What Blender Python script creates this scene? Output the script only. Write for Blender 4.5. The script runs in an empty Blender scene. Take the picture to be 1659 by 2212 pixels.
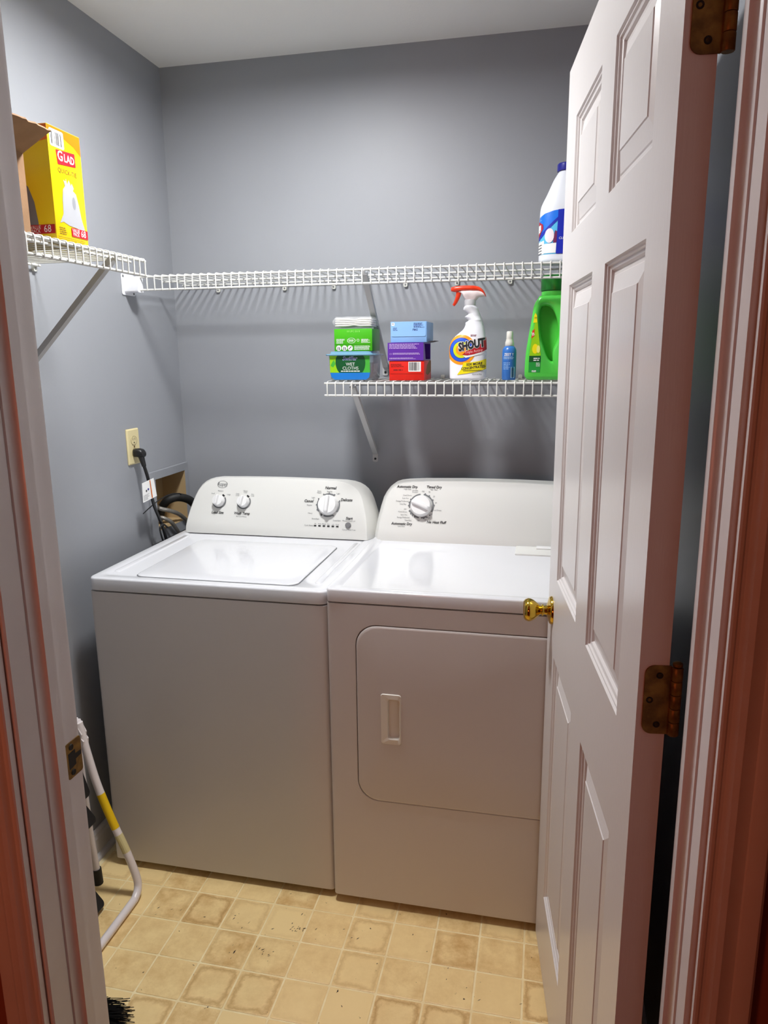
import bpy, bmesh, math, random
from mathutils import Vector, Matrix
random.seed(7)
scene = bpy.context.scene
COL = scene.collection

# ------------------------------------------------------------------ camera
F_PX = 1573.68
cam_d = bpy.data.cameras.new('camera'); cam = bpy.data.objects.new('camera', cam_d); COL.objects.link(cam)
yaw, pit, rol = math.radians(12.3866), math.radians(-12.1789), math.radians(-0.5534)
fwd = Vector((-math.sin(yaw) * math.cos(pit), math.cos(yaw) * math.cos(pit), math.sin(pit)))
rgt = Vector((math.cos(yaw), math.sin(yaw), 0)); upv = rgt.cross(fwd)
r2 = rgt * math.cos(rol) + upv * math.sin(rol); u2 = -rgt * math.sin(rol) + upv * math.cos(rol)
rm = Matrix((r2, u2, -fwd)).transposed().to_4x4()
cam.matrix_world = Matrix.Translation((1.296, -2.4698, 1.4972)) @ rm
cam_d.sensor_fit = 'HORIZONTAL'; cam_d.sensor_width = 36.0; cam_d.lens = 36.0 * F_PX / 1659.0
cam_d.clip_start = 0.02
scene.camera = cam

# ------------------------------------------------------------------ world, lights, exposure
w = bpy.data.worlds.new('world'); scene.world = w; w.use_nodes = True
w.node_tree.nodes['Background'].inputs[0].default_value = (0.02, 0.018, 0.016, 1)
w.node_tree.nodes['Background'].inputs[1].default_value = 0.3

def lamp(name, kind, loc, power, color, radius=0.1):
    l = bpy.data.lights.new(name, kind); l.energy = power; l.color = color
    l.shadow_soft_size = radius
    o = bpy.data.objects.new(name, l); o.location = loc; COL.objects.link(o); return o
lamp('hall_lamp_light', 'POINT', (0.55, -3.0, 1.15), 10.0, (1.0, 0.25, 0.115), 0.12)

vs = scene.view_settings
scene.display_settings.display_device = 'sRGB'
vs.view_transform = 'Standard'; vs.look = 'None'; vs.gamma = 1.0; vs.use_curve_mapping = False
vs.exposure = 0.0

# ------------------------------------------------------------------ materials
def lin(c):
    return tuple(((v / 255) / 12.92 if v / 255 <= 0.04045 else ((v / 255 + 0.055) / 1.055) ** 2.4) for v in c) + (1.0,)

def M(name, rgb, rough=0.5, metal=0.0, bump=None, var=None, trans=0.0, alpha=1.0, coat=0.0, emit=None, aniso=None):
    m = bpy.data.materials.new(name); m.use_nodes = True
    nt = m.node_tree; b = nt.nodes['Principled BSDF']
    b.inputs['Base Color'].default_value = lin(rgb); b.inputs['Roughness'].default_value = rough
    b.inputs['Metallic'].default_value = metal; b.inputs['Transmission Weight'].default_value = trans
    b.inputs['Alpha'].default_value = alpha; b.inputs['Coat Weight'].default_value = coat
    if emit:
        b.inputs['Emission Color'].default_value = lin(emit[0]); b.inputs['Emission Strength'].default_value = emit[1]
    tc = None
    if bump or var:
        tc = nt.nodes.new('ShaderNodeNewGeometry')
    if bump:
        n = nt.nodes.new('ShaderNodeTexNoise'); n.inputs['Scale'].default_value = bump[0]; n.inputs['Detail'].default_value = 3
        if aniso:
            mp = nt.nodes.new('ShaderNodeMapping'); mp.inputs['Scale'].default_value = aniso
            nt.links.new(tc.outputs['Position'], mp.inputs['Vector']); nt.links.new(mp.outputs[0], n.inputs['Vector'])
        else:
            nt.links.new(tc.outputs['Position'], n.inputs['Vector'])
        bp = nt.nodes.new('ShaderNodeBump'); bp.inputs['Strength'].default_value = bump[1]; bp.inputs['Distance'].default_value = 0.002
        nt.links.new(n.outputs['Fac'], bp.inputs['Height']); nt.links.new(bp.outputs[0], b.inputs['Normal'])
    if var:
        n = nt.nodes.new('ShaderNodeTexNoise'); n.inputs['Scale'].default_value = var[0]; n.inputs['Detail'].default_value = 5
        nt.links.new(tc.outputs['Position'], n.inputs['Vector'])
        r = nt.nodes.new('ShaderNodeValToRGB')
        r.color_ramp.elements[0].position = 0.35; r.color_ramp.elements[1].position = 0.65
        r.color_ramp.elements[0].color = lin(var[1]); r.color_ramp.elements[1].color = lin(rgb)
        nt.links.new(n.outputs['Fac'], r.inputs[0]); nt.links.new(r.outputs[0], b.inputs['Base Color'])
    return m

mWall = M('wall_paint', (154, 157, 163), 0.5, bump=(260, 0.05), var=(3.0, (151, 154, 160)))
mCeil = M('ceiling_paint', (242, 241, 238), 0.8, bump=(140, 0.15))
mTrim = M('trim_paint', (226, 222, 222), 0.32, bump=(60, 0.06), var=(7, (218, 213, 213)))
mDoor = M('door_paint', (218, 214, 213), 0.30, bump=(30, 0.10), aniso=(14, 14, 0.7))
mHallWall = M('hall_wall_paint', (150, 88, 66), 0.7, bump=(120, 0.1))
mHallFloor = M('hall_wood', (120, 66, 40), 0.4, var=(6, (95, 50, 30)))
mEnamel = M('white_enamel', (222, 223, 227), 0.16, coat=0.3)
mCab = M('cabinet_enamel', (208, 203, 200), 0.30, bump=(420, 0.02))
mCons = M('console_plastic', (228, 228, 224), 0.38, bump=(700, 0.03))
mKnob = M('knob_plastic', (238, 238, 238), 0.3)
mGreyPrint = M('grey_print', (110, 112, 115), 0.5)
mBlkPrint = M('black_print', (35, 35, 38), 0.5)
mWhitePrint = M('white_print', (240, 240, 238), 0.5)
mWire = M('white_vinyl_wire', (218, 218, 213), 0.35)
mClip = M('clip_plastic', (214, 214, 206), 0.4)
mStrut = M('strut_metal', (186, 186, 186), 0.45)
mBrass = M('polished_brass', (212, 176, 70), 0.12, metal=1.0)
mOldBrass = M('worn_brass', (150, 116, 56), 0.45, metal=0.6, var=(60, (104, 76, 34)))
mDark = M('dark_hole', (18, 16, 15), 0.7)
mBlackPl = M('black_plastic', (26, 26, 28), 0.42)
mRubber = M('black_rubber', (18, 18, 18), 0.6)
mIvory = M('ivory_plastic', (222, 208, 160), 0.35)
mSteel = M('braided_steel', (178, 174, 166), 0.35, metal=0.9, bump=(900, 0.6))
mBox = M('outlet_box_interior', (186, 160, 118), 0.7)
mCard = M('cardboard', (150, 115, 82), 0.85, bump=(200, 0.1), var=(30, (140, 106, 74)))
mYellow = M('yellow_card', (240, 204, 0), 0.32)
mOrange = M('orange_card', (226, 112, 4), 0.32)
mRed = M('red_card', (216, 34, 22), 0.32)
mDkRed = M('dark_red_print', (186, 24, 40), 0.4)
mPurple = M('purple_card', (92, 44, 156), 0.35)
mLBlue = M('light_blue_card', (140, 186, 238), 0.35)
mGreenC = M('green_card', (66, 170, 22), 0.35)
mWhitePl = M('white_bottle_plastic', (238, 240, 246), 0.28)
mTrig = M('red_trigger_plastic', (236, 62, 26), 0.3)
mGainG = M('green_bottle_plastic', (84, 204, 76), 0.28)
mGainCap = M('dark_green_cap', (18, 104, 30), 0.3)
mBlueB = M('blue_bottle_plastic', (52, 112, 190), 0.3)
mPaleCap = M('pale_cap_plastic', (216, 214, 206), 0.4)
mBluePr = M('blue_print', (16, 116, 230), 0.35)
mDkBlue = M('dark_blue_print', (28, 44, 176), 0.35)
mSky = M('sky_blue_print', (90, 190, 236), 0.35)
mNavy = M('navy_cap', (34, 36, 140), 0.3)
mOrangePr = M('orange_print', (244, 156, 24), 0.4)
mYelPr = M('yellow_print', (244, 226, 20), 0.4)
mLime = M('lime_print', (150, 205, 20), 0.4)
mDkGreen = M('dark_green_print', (12, 84, 40), 0.4)
mMidGreen = M('mid_green_print', (70, 176, 60), 0.4)
mTubBlue = M('tub_blue', (28, 120, 205), 0.3)
mClearPl = M('clear_tub_plastic', (206, 222, 230), 0.12, trans=0.75)
mLidPl = M('lid_plastic', (150, 205, 235), 0.12, trans=0.5)
mFilm = M('plastic_film', (240, 242, 244), 0.12, alpha=0.22)
mCloth = M('white_cloth', (236, 234, 226), 0.9, bump=(500, 0.2))
mBag = M('bag_print_grey', (140, 142, 148), 0.4)
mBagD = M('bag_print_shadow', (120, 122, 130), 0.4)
mStool = M('white_stool_metal', (232, 224, 224), 0.3)
mBristle = M('black_bristle', (14, 14, 15), 0.5)
mSkirt = M('baseboard_paint', (214, 212, 214), 0.28, bump=(50, 0.15))
mShade = M('lamp_glass', (255, 255, 255), 0.5, emit=((252, 252, 252), 238.0))

def floor_mat():
    m = M('vinyl_tile', (226, 200, 150), 0.42); nt = m.node_tree; b = nt.nodes['Principled BSDF']; L = nt.links.new
    N = nt.nodes.new
    tc = N('ShaderNodeTexCoord'); oi = N('ShaderNodeObjectInfo'); geo = N('ShaderNodeNewGeometry')
    sp = N('ShaderNodeSeparateXYZ'); L(tc.outputs['Object'], sp.inputs[0])
    ax = N('ShaderNodeMath'); ax.operation = 'ABSOLUTE'; L(sp.outputs[0], ax.inputs[0])
    ay = N('ShaderNodeMath'); ay.operation = 'ABSOLUTE'; L(sp.outputs[1], ay.inputs[0])
    # rounded-square distance in tile: smooth max of |x|,|y|
    mx = N('ShaderNodeMath'); mx.operation = 'SMOOTH_MAX'; mx.inputs[2].default_value = 0.015
    L(ax.outputs[0], mx.inputs[0]); L(ay.outputs[0], mx.inputs[1])
    n1 = N('ShaderNodeTexNoise'); n1.inputs['Scale'].default_value = 38; n1.inputs['Detail'].default_value = 6; n1.inputs['Roughness'].default_value = 0.65
    L(geo.outputs['Position'], n1.inputs['Vector'])
    ad = N('ShaderNodeMath'); ad.operation = 'MULTIPLY_ADD'; ad.inputs[1].default_value = 0.034; L(n1.outputs['Fac'], ad.inputs[0]); L(mx.outputs[0], ad.inputs[2])
    ring = N('ShaderNodeValToRGB'); e = ring.color_ramp.elements
    L(ad.outputs[0], N('ShaderNodeMath').inputs[0])
    sc = N('ShaderNodeMath'); sc.operation = 'MULTIPLY'; sc.inputs[1].default_value = 11.2; L(ad.outputs[0], sc.inputs[0])
    e[0].position = 0.60; e[0].color = (0, 0, 0, 1); e[1].position = 0.72; e[1].color = (1, 1, 1, 1)
    e2 = ring.color_ramp.elements.new(0.80); e2.color = (0.15, 0.15, 0.15, 1)
    L(sc.outputs[0], ring.inputs[0])
    # random weights per tile
    def rnd(k):
        a = N('ShaderNodeMath'); a.operation = 'MULTIPLY'; a.inputs[1].default_value = k; L(oi.outputs['Random'], a.inputs[0])
        f = N('ShaderNodeMath'); f.operation = 'FRACT'; L(a.outputs[0], f.inputs[0]); return f
    w1 = N('ShaderNodeMath'); w1.operation = 'POWER'; w1.inputs[1].default_value = 2.6; L(rnd(17.3).outputs[0], w1.inputs[0])
    rw = N('ShaderNodeMath'); rw.operation = 'MULTIPLY'; L(ring.outputs[0], rw.inputs[0]); L(w1.outputs[0], rw.inputs[1])
    # centre blotch
    n2 = N('ShaderNodeTexNoise'); n2.inputs['Scale'].default_value = 17; n2.inputs['Detail'].default_value = 7; n2.inputs['Roughness'].default_value = 0.7
    L(geo.outputs['Position'], n2.inputs['Vector'])
    bl = N('ShaderNodeValToRGB'); bl.color_ramp.elements[0].position = 0.38; bl.color_ramp.elements[1].position = 0.68
    L(n2.outputs['Fac'], bl.inputs[0])
    bw = N('ShaderNodeMath'); bw.operation = 'MULTIPLY'; L(bl.outputs[0], bw.inputs[0]); L(rnd(41.7).outputs[0], bw.inputs[1])
    mixa = N('ShaderNodeMix'); mixa.data_type = 'RGBA'; mixa.inputs[6].default_value = lin((244, 216, 156)); mixa.inputs[7].default_value = lin((206, 164, 102))
    bs = N('ShaderNodeMath'); bs.operation = 'MULTIPLY'; bs.inputs[1].default_value = 1.0; L(bw.outputs[0], bs.inputs[0]); L(bs.outputs[0], mixa.inputs[0])
    mixb = N('ShaderNodeMix'); mixb.data_type = 'RGBA'; mixb.inputs[7].default_value = lin((184, 140, 80))
    rs = N('ShaderNodeMath'); rs.operation = 'MULTIPLY'; rs.inputs[1].default_value = 0.8; L(rw.outputs[0], rs.inputs[0])
    L(mixa.outputs[2], mixb.inputs[6]); L(rs.outputs[0], mixb.inputs[0]); 
    # sparse dark scuffs
    n3 = N('ShaderNodeTexNoise'); n3.inputs['Scale'].default_value = 90; n3.inputs['Detail'].default_value = 2; L(geo.outputs['Position'], n3.inputs['Vector'])
    sf = N('ShaderNodeValToRGB'); sf.color_ramp.elements[0].position = 0.735; sf.color_ramp.elements[1].position = 0.765; L(n3.outputs['Fac'], sf.inputs[0])
    mixc = N('ShaderNodeMix'); mixc.data_type = 'RGBA'; mixc.inputs[7].default_value = lin((92, 70, 48)); L(mixb.outputs[2], mixc.inputs[6]); L(sf.outputs[0], mixc.inputs[0])
    L(mixc.outputs[2], b.inputs['Base Color'])
    bp = N('ShaderNodeBump'); bp.inputs['Strength'].default_value = 0.12; bp.inputs['Distance'].default_value = 0.002; L(n1.outputs['Fac'], bp.inputs['Height']); L(bp.outputs[0], b.inputs['Normal'])
    return m
mTile = floor_mat()
mGrout = M('vinyl_joint', (250, 234, 188), 0.45, var=(25, (238, 216, 164)))

# ------------------------------------------------------------------ helpers
WO = {}      # world origin of each object
def vec(*a): return Vector(a)

def link(o, parent=None, origin=Vector((0, 0, 0))):
    COL.objects.link(o); WO[o.name] = origin.copy()
    if parent is not None:
        o.parent = parent; o.location = origin - WO[parent.name]
    else:
        o.location = origin
    return o

def thing(name, loc, label, cat, group=None):
    o = bpy.data.objects.new(name, None); o.empty_display_size = 0.05
    link(o, None, Vector(loc)); o['label'] = label; o['category'] = cat
    if group: o['group'] = group
    return o

def mk(name, bm, mat, parent=None, smooth=0, label=None, cat=None, kind=None, bevel=0, seg=2, M4=None):
    """finish a bmesh as ONE object; smooth = auto smooth angle in degrees (0 flat)"""
    if M4 is not None: bmesh.ops.transform(bm, matrix=M4, verts=bm.verts)
    bmesh.ops.recalc_face_normals(bm, faces=bm.faces)
    if bevel:
        ed = [e for e in bm.edges if len(e.link_faces) == 2 and e.calc_face_angle() > 0.6]
        bmesh.ops.bevel(bm, geom=ed, offset=bevel, segments=seg, profile=0.5, affect='EDGES', clamp_overlap=True)
        if not smooth: smooth = 40
    if smooth:
        a = math.radians(smooth)
        for f in bm.faces: f.smooth = True
        for e in bm.edges:
            if len(e.link_faces) == 2: e.smooth = e.calc_face_angle() < a
    co = [v.co for v in bm.verts]
    lo = Vector((min(c.x for c in co), min(c.y for c in co), min(c.z for c in co)))
    hi = Vector((max(c.x for c in co), max(c.y for c in co), max(c.z for c in co)))
    c = (lo + hi) / 2
    if parent is None: c.z = lo.z
    for v in bm.verts: v.co -= c
    me = bpy.data.meshes.new(name); bm.to_mesh(me); bm.free()
    me.materials.append(mat)
    o = bpy.data.objects.new(name, me); link(o, parent, c)
    if label: o['label'] = label
    if cat: o['category'] = cat
    if kind: o['kind'] = kind
    return o

def share(src, name, loc, parent):
    o = bpy.data.objects.new(name, src.data); return link(o, parent, Vector(loc))

def box(bm, x0, x1, y0, y1, z0, z1):
    vs_ = [bm.verts.new(p) for p in ((x0, y0, z0), (x1, y0, z0), (x1, y1, z0), (x0, y1, z0), (x0, y0, z1), (x1, y0, z1), (x1, y1, z1), (x0, y1, z1))]
    for f in ((3, 2, 1, 0), (4, 5, 6, 7), (0, 1, 5, 4), (1, 2, 6, 5), (2, 3, 7, 6), (3, 0, 4, 7)):
        bm.faces.new([vs_[i] for i in f])
    return bm

def B(*a): return box(bmesh.new(), *a)

def prism(bm, poly, f0, f1, cap=True):
    """poly: list of (a,b); f0,f1 map (a,b)->point at both ends"""
    A = [bm.verts.new(f0(*p)) for p in poly]; D = [bm.verts.new(f1(*p)) for p in poly]; n = len(poly)
    for i in range(n): bm.faces.new((A[i], A[(i + 1) % n], D[(i + 1) % n], D[i]))
    if cap: bm.faces.new(A[::-1]); bm.faces.new(D)
    return bm

def loops(bm, rings, cap0=True, cap1=True, closed=True):
    R = [[bm.verts.new(p) for p in r] for r in rings]
    n = len(R[0])
    for a, b in zip(R, R[1:]):
        for i in range(n if closed else n - 1):
            bm.faces.new((a[i], a[(i + 1) % n], b[(i + 1) % n], b[i]))
    if cap0: bm.faces.new(R[0][::-1])
    if cap1: bm.faces.new(R[-1])
    return bm

def rrect(w, h, r, n=5, cx=0, cy=0):
    out = []
    for sx, sy, a0 in ((1, 1, 0), (-1, 1, 90), (-1, -1, 180), (1, -1, 270)):
        for k in range(n + 1):
            a = math.radians(a0 + 90 * k / n)
            out.append((cx + sx * (w / 2 - r) + r * math.cos(a), cy + sy * (h / 2 - r) + r * math.sin(a)))
    return out

def smooth_path(pts, k=6):
    pts = [Vector(p) for p in pts]; P = [pts[0] * 2 - pts[1]] + pts + [pts[-1] * 2 - pts[-2]]; out = []
    for i in range(1, len(P) - 2):
        for j in range(k):
            t = j / k; a, b, c, d = P[i - 1], P[i], P[i + 1], P[i + 2]
            out.append(0.5 * ((2 * b) + (c - a) * t + (2 * a - 5 * b + 4 * c - d) * t * t + (-a + 3 * b - 3 * c + d) * t ** 3))
    out.append(pts[-1]); return out

def tube(bm, pts, r, n=8, cap=True, rf=None, flat=None):
    pts = [Vector(p) for p in pts]; T = []
    for i in range(len(pts)):
        T.append((pts[min(i + 1, len(pts) - 1)] - pts[max(i - 1, 0)]).normalized())
    up = Vector((0, 0, 1)) if abs(T[0].z) < 0.9 else Vector((0, 1, 0))
    N_ = (up - T[0] * up.dot(T[0])).normalized(); rings = []
    for i, p in enumerate(pts):
        N_ = (N_ - T[i] * N_.dot(T[i])).normalized(); Bn = T[i].cross(N_)
        rr = rf(i / (len(pts) - 1)) if rf else r
        ring = []
        for k in range(n):
            a = 2 * math.pi * k / n
            ring.append(p + (N_ * math.cos(a) * (flat or 1) + Bn * math.sin(a)) * rr)
        rings.append(ring)
    return loops(bm, rings, cap, cap)

def basis(o, X, Y, Z):
    m = Matrix((Vector(X), Vector(Y), Vector(Z))).transposed().to_4x4(); return Matrix.Translation(Vector(o)) @ m

def lathe(bm, prof, n=24, M4=None, sx=1, sy=1):
    rings = []
    for r, z in prof:
        ring = [Vector((r * sx * math.cos(2 * math.pi * k / n), r * sy * math.sin(2 * math.pi * k / n), z)) for k in range(n)]
        rings.append([M4 @ p for p in ring] if M4 is not None else ring)
    return loops(bm, rings)

# --- flat print: shapes and letters in a (u, v) plane, then mapped on to a surface
class Decal:
    def __init__(self): self.bm = bmesh.new()
    def poly(self, pts, cut=0):
        f = self.bm.faces.new([self.bm.verts.new((p[0], p[1], 0)) for p in pts])
        if cut:
            r = bmesh.ops.triangulate(self.bm, faces=[f])
            for _ in range(6):
                es = [e for e in self.bm.edges if e.calc_length() > cut]
                if not es: break
                bmesh.ops.subdivide_edges(self.bm, edges=es, cuts=1)
                bmesh.ops.triangulate(self.bm, faces=self.bm.faces[:])
        return self
    def rect(self, u0, u1, v0, v1, cut=0): return self.poly([(u0, v0), (u1, v0), (u1, v1), (u0, v1)], cut)
    def disc(self, u, v, r, n=24, ry=None, cut=0): return self.poly([(u + r * math.cos(2 * math.pi * k / n), v + (ry or r) * math.sin(2 * math.pi * k / n)) for k in range(n)], cut)
    def arc(self, u, v, r0, r1, a0, a1, n=20, sy=1.0):
        R = []
        for k in range(n + 1):
            a = math.radians(a0 + (a1 - a0) * k / n)
            R.append((self.bm.verts.new((u + r0 * math.cos(a), v + sy * r0 * math.sin(a), 0)), self.bm.verts.new((u + r1 * math.cos(a), v + sy * r1 * math.sin(a), 0))))
        for (a, b), (c, d) in zip(R, R[1:]): self.bm.faces.new((a, b, d, c))
        return self
    def text(self, s, u, v, size, align='CENTER', bold=0.0, shear=0.0, rot=0.0, sx=1.0, cut=0):
        c = bpy.data.curves.new('t', 'FONT'); c.body = s; c.size = size * 1.4; c.align_x = align; c.align_y = 'CENTER'
        c.offset = bold * size; c.shear = shear; c.resolution_u = 2
        o = bpy.data.objects.new('t', c); me = bpy.data.meshes.new_from_object(o)
        b2 = bmesh.new(); b2.from_mesh(me)
        if cut:
            bmesh.ops.triangulate(b2, faces=b2.faces[:])
            for _ in range(4):
                es = [e for e in b2.edges if e.calc_length() > cut]
                if not es: break
                bmesh.ops.subdivide_edges(b2, edges=es, cuts=1); bmesh.ops.triangulate(b2, faces=b2.faces[:])
        ca, sa = math.cos(math.radians(rot)), math.sin(math.radians(rot))
        for vv in b2.verts:
            x, y = vv.co.x * sx, vv.co.y; vv.co = Vector((u + x * ca - y * sa, v + x * sa + y * ca, 0))
        me2 = bpy.data.meshes.new('t2'); b2.to_mesh(me2); b2.free(); self.bm.from_mesh(me2)
        bpy.data.objects.remove(o); bpy.data.curves.remove(c); bpy.data.meshes.remove(me); bpy.data.meshes.remove(me2)
        return self
    def lines(self, u0, u1, v0, v1, n, fill=0.5, rag=0.35):
        """rows of tiny unreadable print"""
        h = (v1 - v0) / n
        for i in range(n):
            y = v1 - (i + 0.5) * h; u = u0; end = u1 - random.random() * rag * (u1 - u0)
            while u < end:
                wd = min(end - u, h * random.uniform(0.8, 2.4)); self.rect(u, u + wd, y - h * fill / 2, y + h * fill / 2); u += wd + h * 0.35
        return self
    def bars(self, u0, u1, v0, v1, n=22):
        u = u0; st = (u1 - u0) / (n * 2)
        while u < u1 - st:
            wd = st * random.choice((0.6, 1, 1, 1.8)); self.rect(u, min(u + wd, u1), v0, v1); u += wd + st * random.choice((0.7, 1, 1.5))
        return self
    def put(self, name, mat, parent, F, h=0.0004):
        for v in self.bm.verts: v.co = F(v.co.x, v.co.y, h)
        o = mk(name, self.bm, mat, parent)
        if 'small' in name: o['kind'] = 'stuff'
        return o

def word(parent, mat, F, s, u, v, size, h=0.0004, name='lettering', **k):
    return Decal().text(s, u, v, size, **k).put(name, mat, parent, F, h)

def plane_map(o, U, V):
    o, U, V = Vector(o), Vector(U).normalized(), Vector(V).normalized(); N_ = U.cross(V)
    return lambda u, v, h: o + U * u + V * v + N_ * h

# ================================================================== THE ROOM
HC = 2.44; XR = 1.56; YF = -1.607; YH = -1.721; XJ0, XJ1 = 0.639, 1.477; ZJ = 2.075
def struct(name, bm, mat, label, **k): return mk(name, bm, mat, None, label=label, kind='structure', **k)

fl = struct('floor', B(-0.12, XR + 0.12, -1.66, 0.12, -0.08, -0.0012), mGrout, 'cream vinyl floor of small square tiles')
T = 0.1144; first = None
for j in range(-2, 7):
    for i in range(-3, 12):
        cx, cy = 0.2654 + (i + 0.5) * T, -0.8184 - (j + 0.5) * T
        if cx < -0.02 or cx > XR + 0.03 or cy < -1.63: continue
        if first is None:
            h = T / 2 - 0.0024; bm = bmesh.new()
            loops(bm, [[(x, y, -0.004) for x, y in rrect(2 * h, 2 * h, 0.003, 2)], [(x, y, -0.0004) for x, y in rrect(2 * h, 2 * h, 0.003, 2)], [(x, y, 0) for x, y in rrect(2 * h - 0.003, 2 * h - 0.003, 0.003, 2)]], cap0=False)
            for v in bm.verts: v.co += Vector((cx, cy, 0))
            first = mk('floor_tile', bm, mTile, fl)
            tz = WO[first.name].z
        else:
            share(first, 'floor_tile', (cx, cy, tz), fl)

struct('ceiling', B(-0.12, XR + 0.12, -1.66, 0.12, HC, HC + 0.08), mCeil, 'white painted ceiling')
struct('wall_back', B(-0.12, XR + 0.12, 0.0, 0.1, -0.02, HC), mWall, 'blue-grey painted back wall behind the shelves')
OB = (-0.235, -0.022, 0.905, 1.087)      # opening of the laundry outlet box in the left wall
bm = bmesh.new()
box(bm, -0.1, 0, -1.66, OB[0], -0.02, HC); box(bm, -0.1, 0, OB[1], 0.0, -0.02, HC)
box(bm, -0.1, 0, OB[0], OB[1], -0.02, OB[2]); box(bm, -0.1, 0, OB[0], OB[1], OB[3], HC)
struct('wall_left', bm, mWall, 'blue-grey painted left wall with the outlet')
struct('wall_right', B(XR, XR + 0.1, -1.66, 0.0, -0.02, HC), mWall, 'blue-grey right wall seen through the hinge gap of the door')
bm = bmesh.new()
box(bm, -0.12, XJ0 - 0.02, YH, YF, -0.02, HC); box(bm, XJ1 + 0.02, XR + 0.12, YH, YF, -0.02, HC); box(bm, XJ0 - 0.02, XJ1 + 0.02, YH, YF, ZJ + 0.02, HC)
struct('wall_front', bm, mWall, 'wall around the doorway')
# hallway on the camera's side
struct('floor_hall', B(-1.6, 3.2, -4.2, -1.66, -0.08, -0.002), mHallFloor, 'reddish wooden hallway floor')
bm = bmesh.new(); yh = YH - 0.004
box(bm, -1.6, XJ0 - 0.02, yh, YH, -0.02, HC); box(bm, XJ1 + 0.02, 3.2, yh, YH, -0.02, HC); box(bm, XJ0 - 0.02, XJ1 + 0.02, yh, YH, ZJ + 0.02, HC)
struct('wall_hall_front', bm, mHallWall, 'dark warm hallway wall beside the doorway')
struct('wall_hall_back', B(-1.6, 3.2, -4.3, -4.2, -0.02, HC), mHallWall, 'hallway wall behind the viewer')
struct('wall_hall_left', B(-1.7, -1.6, -4.2, YH, -0.02, HC), mHallWall, 'hallway wall on the left')
struct('wall_hall_right', B(3.2, 3.3, -4.2, YH, -0.02, HC), mHallWall, 'hallway wall on the right')
struct('ceiling_hall', B(-1.6, 3.2, -4.2, -1.66, HC, HC + 0.08), mCeil, 'hallway ceiling')

# baseboards with a moulded top
def baseboard(name, x0, x1, y0, y1, nx, ny, label):
    prof = [(0, 0), (0.012, 0), (0.012, 0.062), (0.009, 0.072), (0.009, 0.078), (0.004, 0.088), (0, 0.088)]
    bm = bmesh.new()
    prism(bm, prof, lambda a, b: (x0 + nx * a, y0 + ny * a, b), lambda a, b: (x1 + nx * a, y1 + ny * a, b))
    return struct(name, bm, mSkirt, label)
baseboard('baseboard_left', 0.0005, 0.0005, YF, -0.013, 1, 0, 'white painted baseboard along the left wall beside the washer')
baseboard('baseboard_back', 0.0, XR - 0.013, -0.0005, -0.0005, 0, -1, 'white painted baseboard along the back wall behind the machines')
baseboard('baseboard_right', XR - 0.0005, XR - 0.0005, YF, -0.013, -1, 0, 'white painted baseboard along the right wall')
# a shoe strip in front of the left baseboard
bm = bmesh.new(); prism(bm, [(0, 0), (0.012, 0), (0.010, 0.008), (0.004, 0.014), (0, 0.016)], lambda a, b: (0.0127 + a, YF, b), lambda a, b: (0.0127 + a, -0.02, b))
struct('trim_8', bm, mSkirt, 'quarter-round shoe strip at the foot of the left baseboard')

# door frame: jambs, stops, casings
def vstrip(name, poly, z0, z1, label, mat=mTrim, smooth=35):
    bm = bmesh.new(); prism(bm, poly, lambda a, b: (a, b, z0), lambda a, b: (a, b, z1)); return struct(name, bm, mat, label, smooth=smooth)
jl = vstrip('trim_1', [(XJ0 - 0.02, YH - 0.002), (XJ0 - 0.002, YH - 0.002), (XJ0, YH), (XJ0, YF + 0.0), (XJ0 - 0.002, YF + 0.002), (XJ0 - 0.02, YF + 0.002)], 0, ZJ, 'white painted left door jamb with the strike plate')
jr = vstrip('trim_2', [(XJ1 + 0.02, YH - 0.002), (XJ1 + 0.002, YH - 0.002), (XJ1, YH), (XJ1, YF), (XJ1 + 0.002, YF + 0.002), (XJ1 + 0.02, YF + 0.002)], 0, ZJ, 'white painted right door jamb on the hinge side')
def stop_poly(x, s):
    pts = [(0, -1.648), (0.0095, -1.648), (0.011, -1.6495), (0.011, -1.668)]
    for k in range(6):
        a = math.radians(90 * k / 5); pts.append((0.002 + 0.009 * (1 - math.sin(a)) , -1.668 - 0.014 * (1 - math.cos(a)) if k else -1.668))
    pts.append((0, -1.684))
    return [(x + s * a, b) for a, b in pts]
vstrip('trim_3', stop_poly(XJ0 + 0.0002, 1), 0, ZJ, 'moulded door stop strip on the left jamb')
vstrip('trim_4', stop_poly(XJ1 - 0.0002, -1), 0, ZJ, 'moulded door stop strip on the right jamb')
def casing_poly(x, s, y, d):
    prof = [(0, 0), (0, 0.009), (0.002, 0.0105), (0.005, 0.0105), (0.007, 0.0085), (0.010, 0.0085), (0.016, 0.0145), (0.022, 0.0165), (0.030, 0.0135), (0.036, 0.013), (0.0375, 0.0145), (0.046, 0.0175), (0.054, 0.0175), (0.057, 0.015), (0.057, 0)]
    return [(x + s * a, y + d * b) for a, b in prof]
vstrip('trim_5', casing_poly(XJ0 - 0.006, -1, yh - 0.0003, -1), 0, ZJ + 0.06, 'ridged door casing on the hallway side, left of the doorway', smooth=25)
vstrip('trim_6', casing_poly(XJ1 + 0.006, 1, yh - 0.0003, -1), 0, ZJ + 0.06, 'ridged door casing on the hallway side, right of the doorway', smooth=25)
vstrip('trim_9', casing_poly(XJ0 - 0.006, -1, YF + 0.0022, 1), 0, ZJ + 0.06, 'door casing on the laundry side, left of the doorway', smooth=25)
vstrip('trim_10', casing_poly(XJ1 + 0.006, 1, YF + 0.0022, 1), 0, ZJ + 0.06, 'door casing on the laundry side, right of the doorway', smooth=25)
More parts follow.
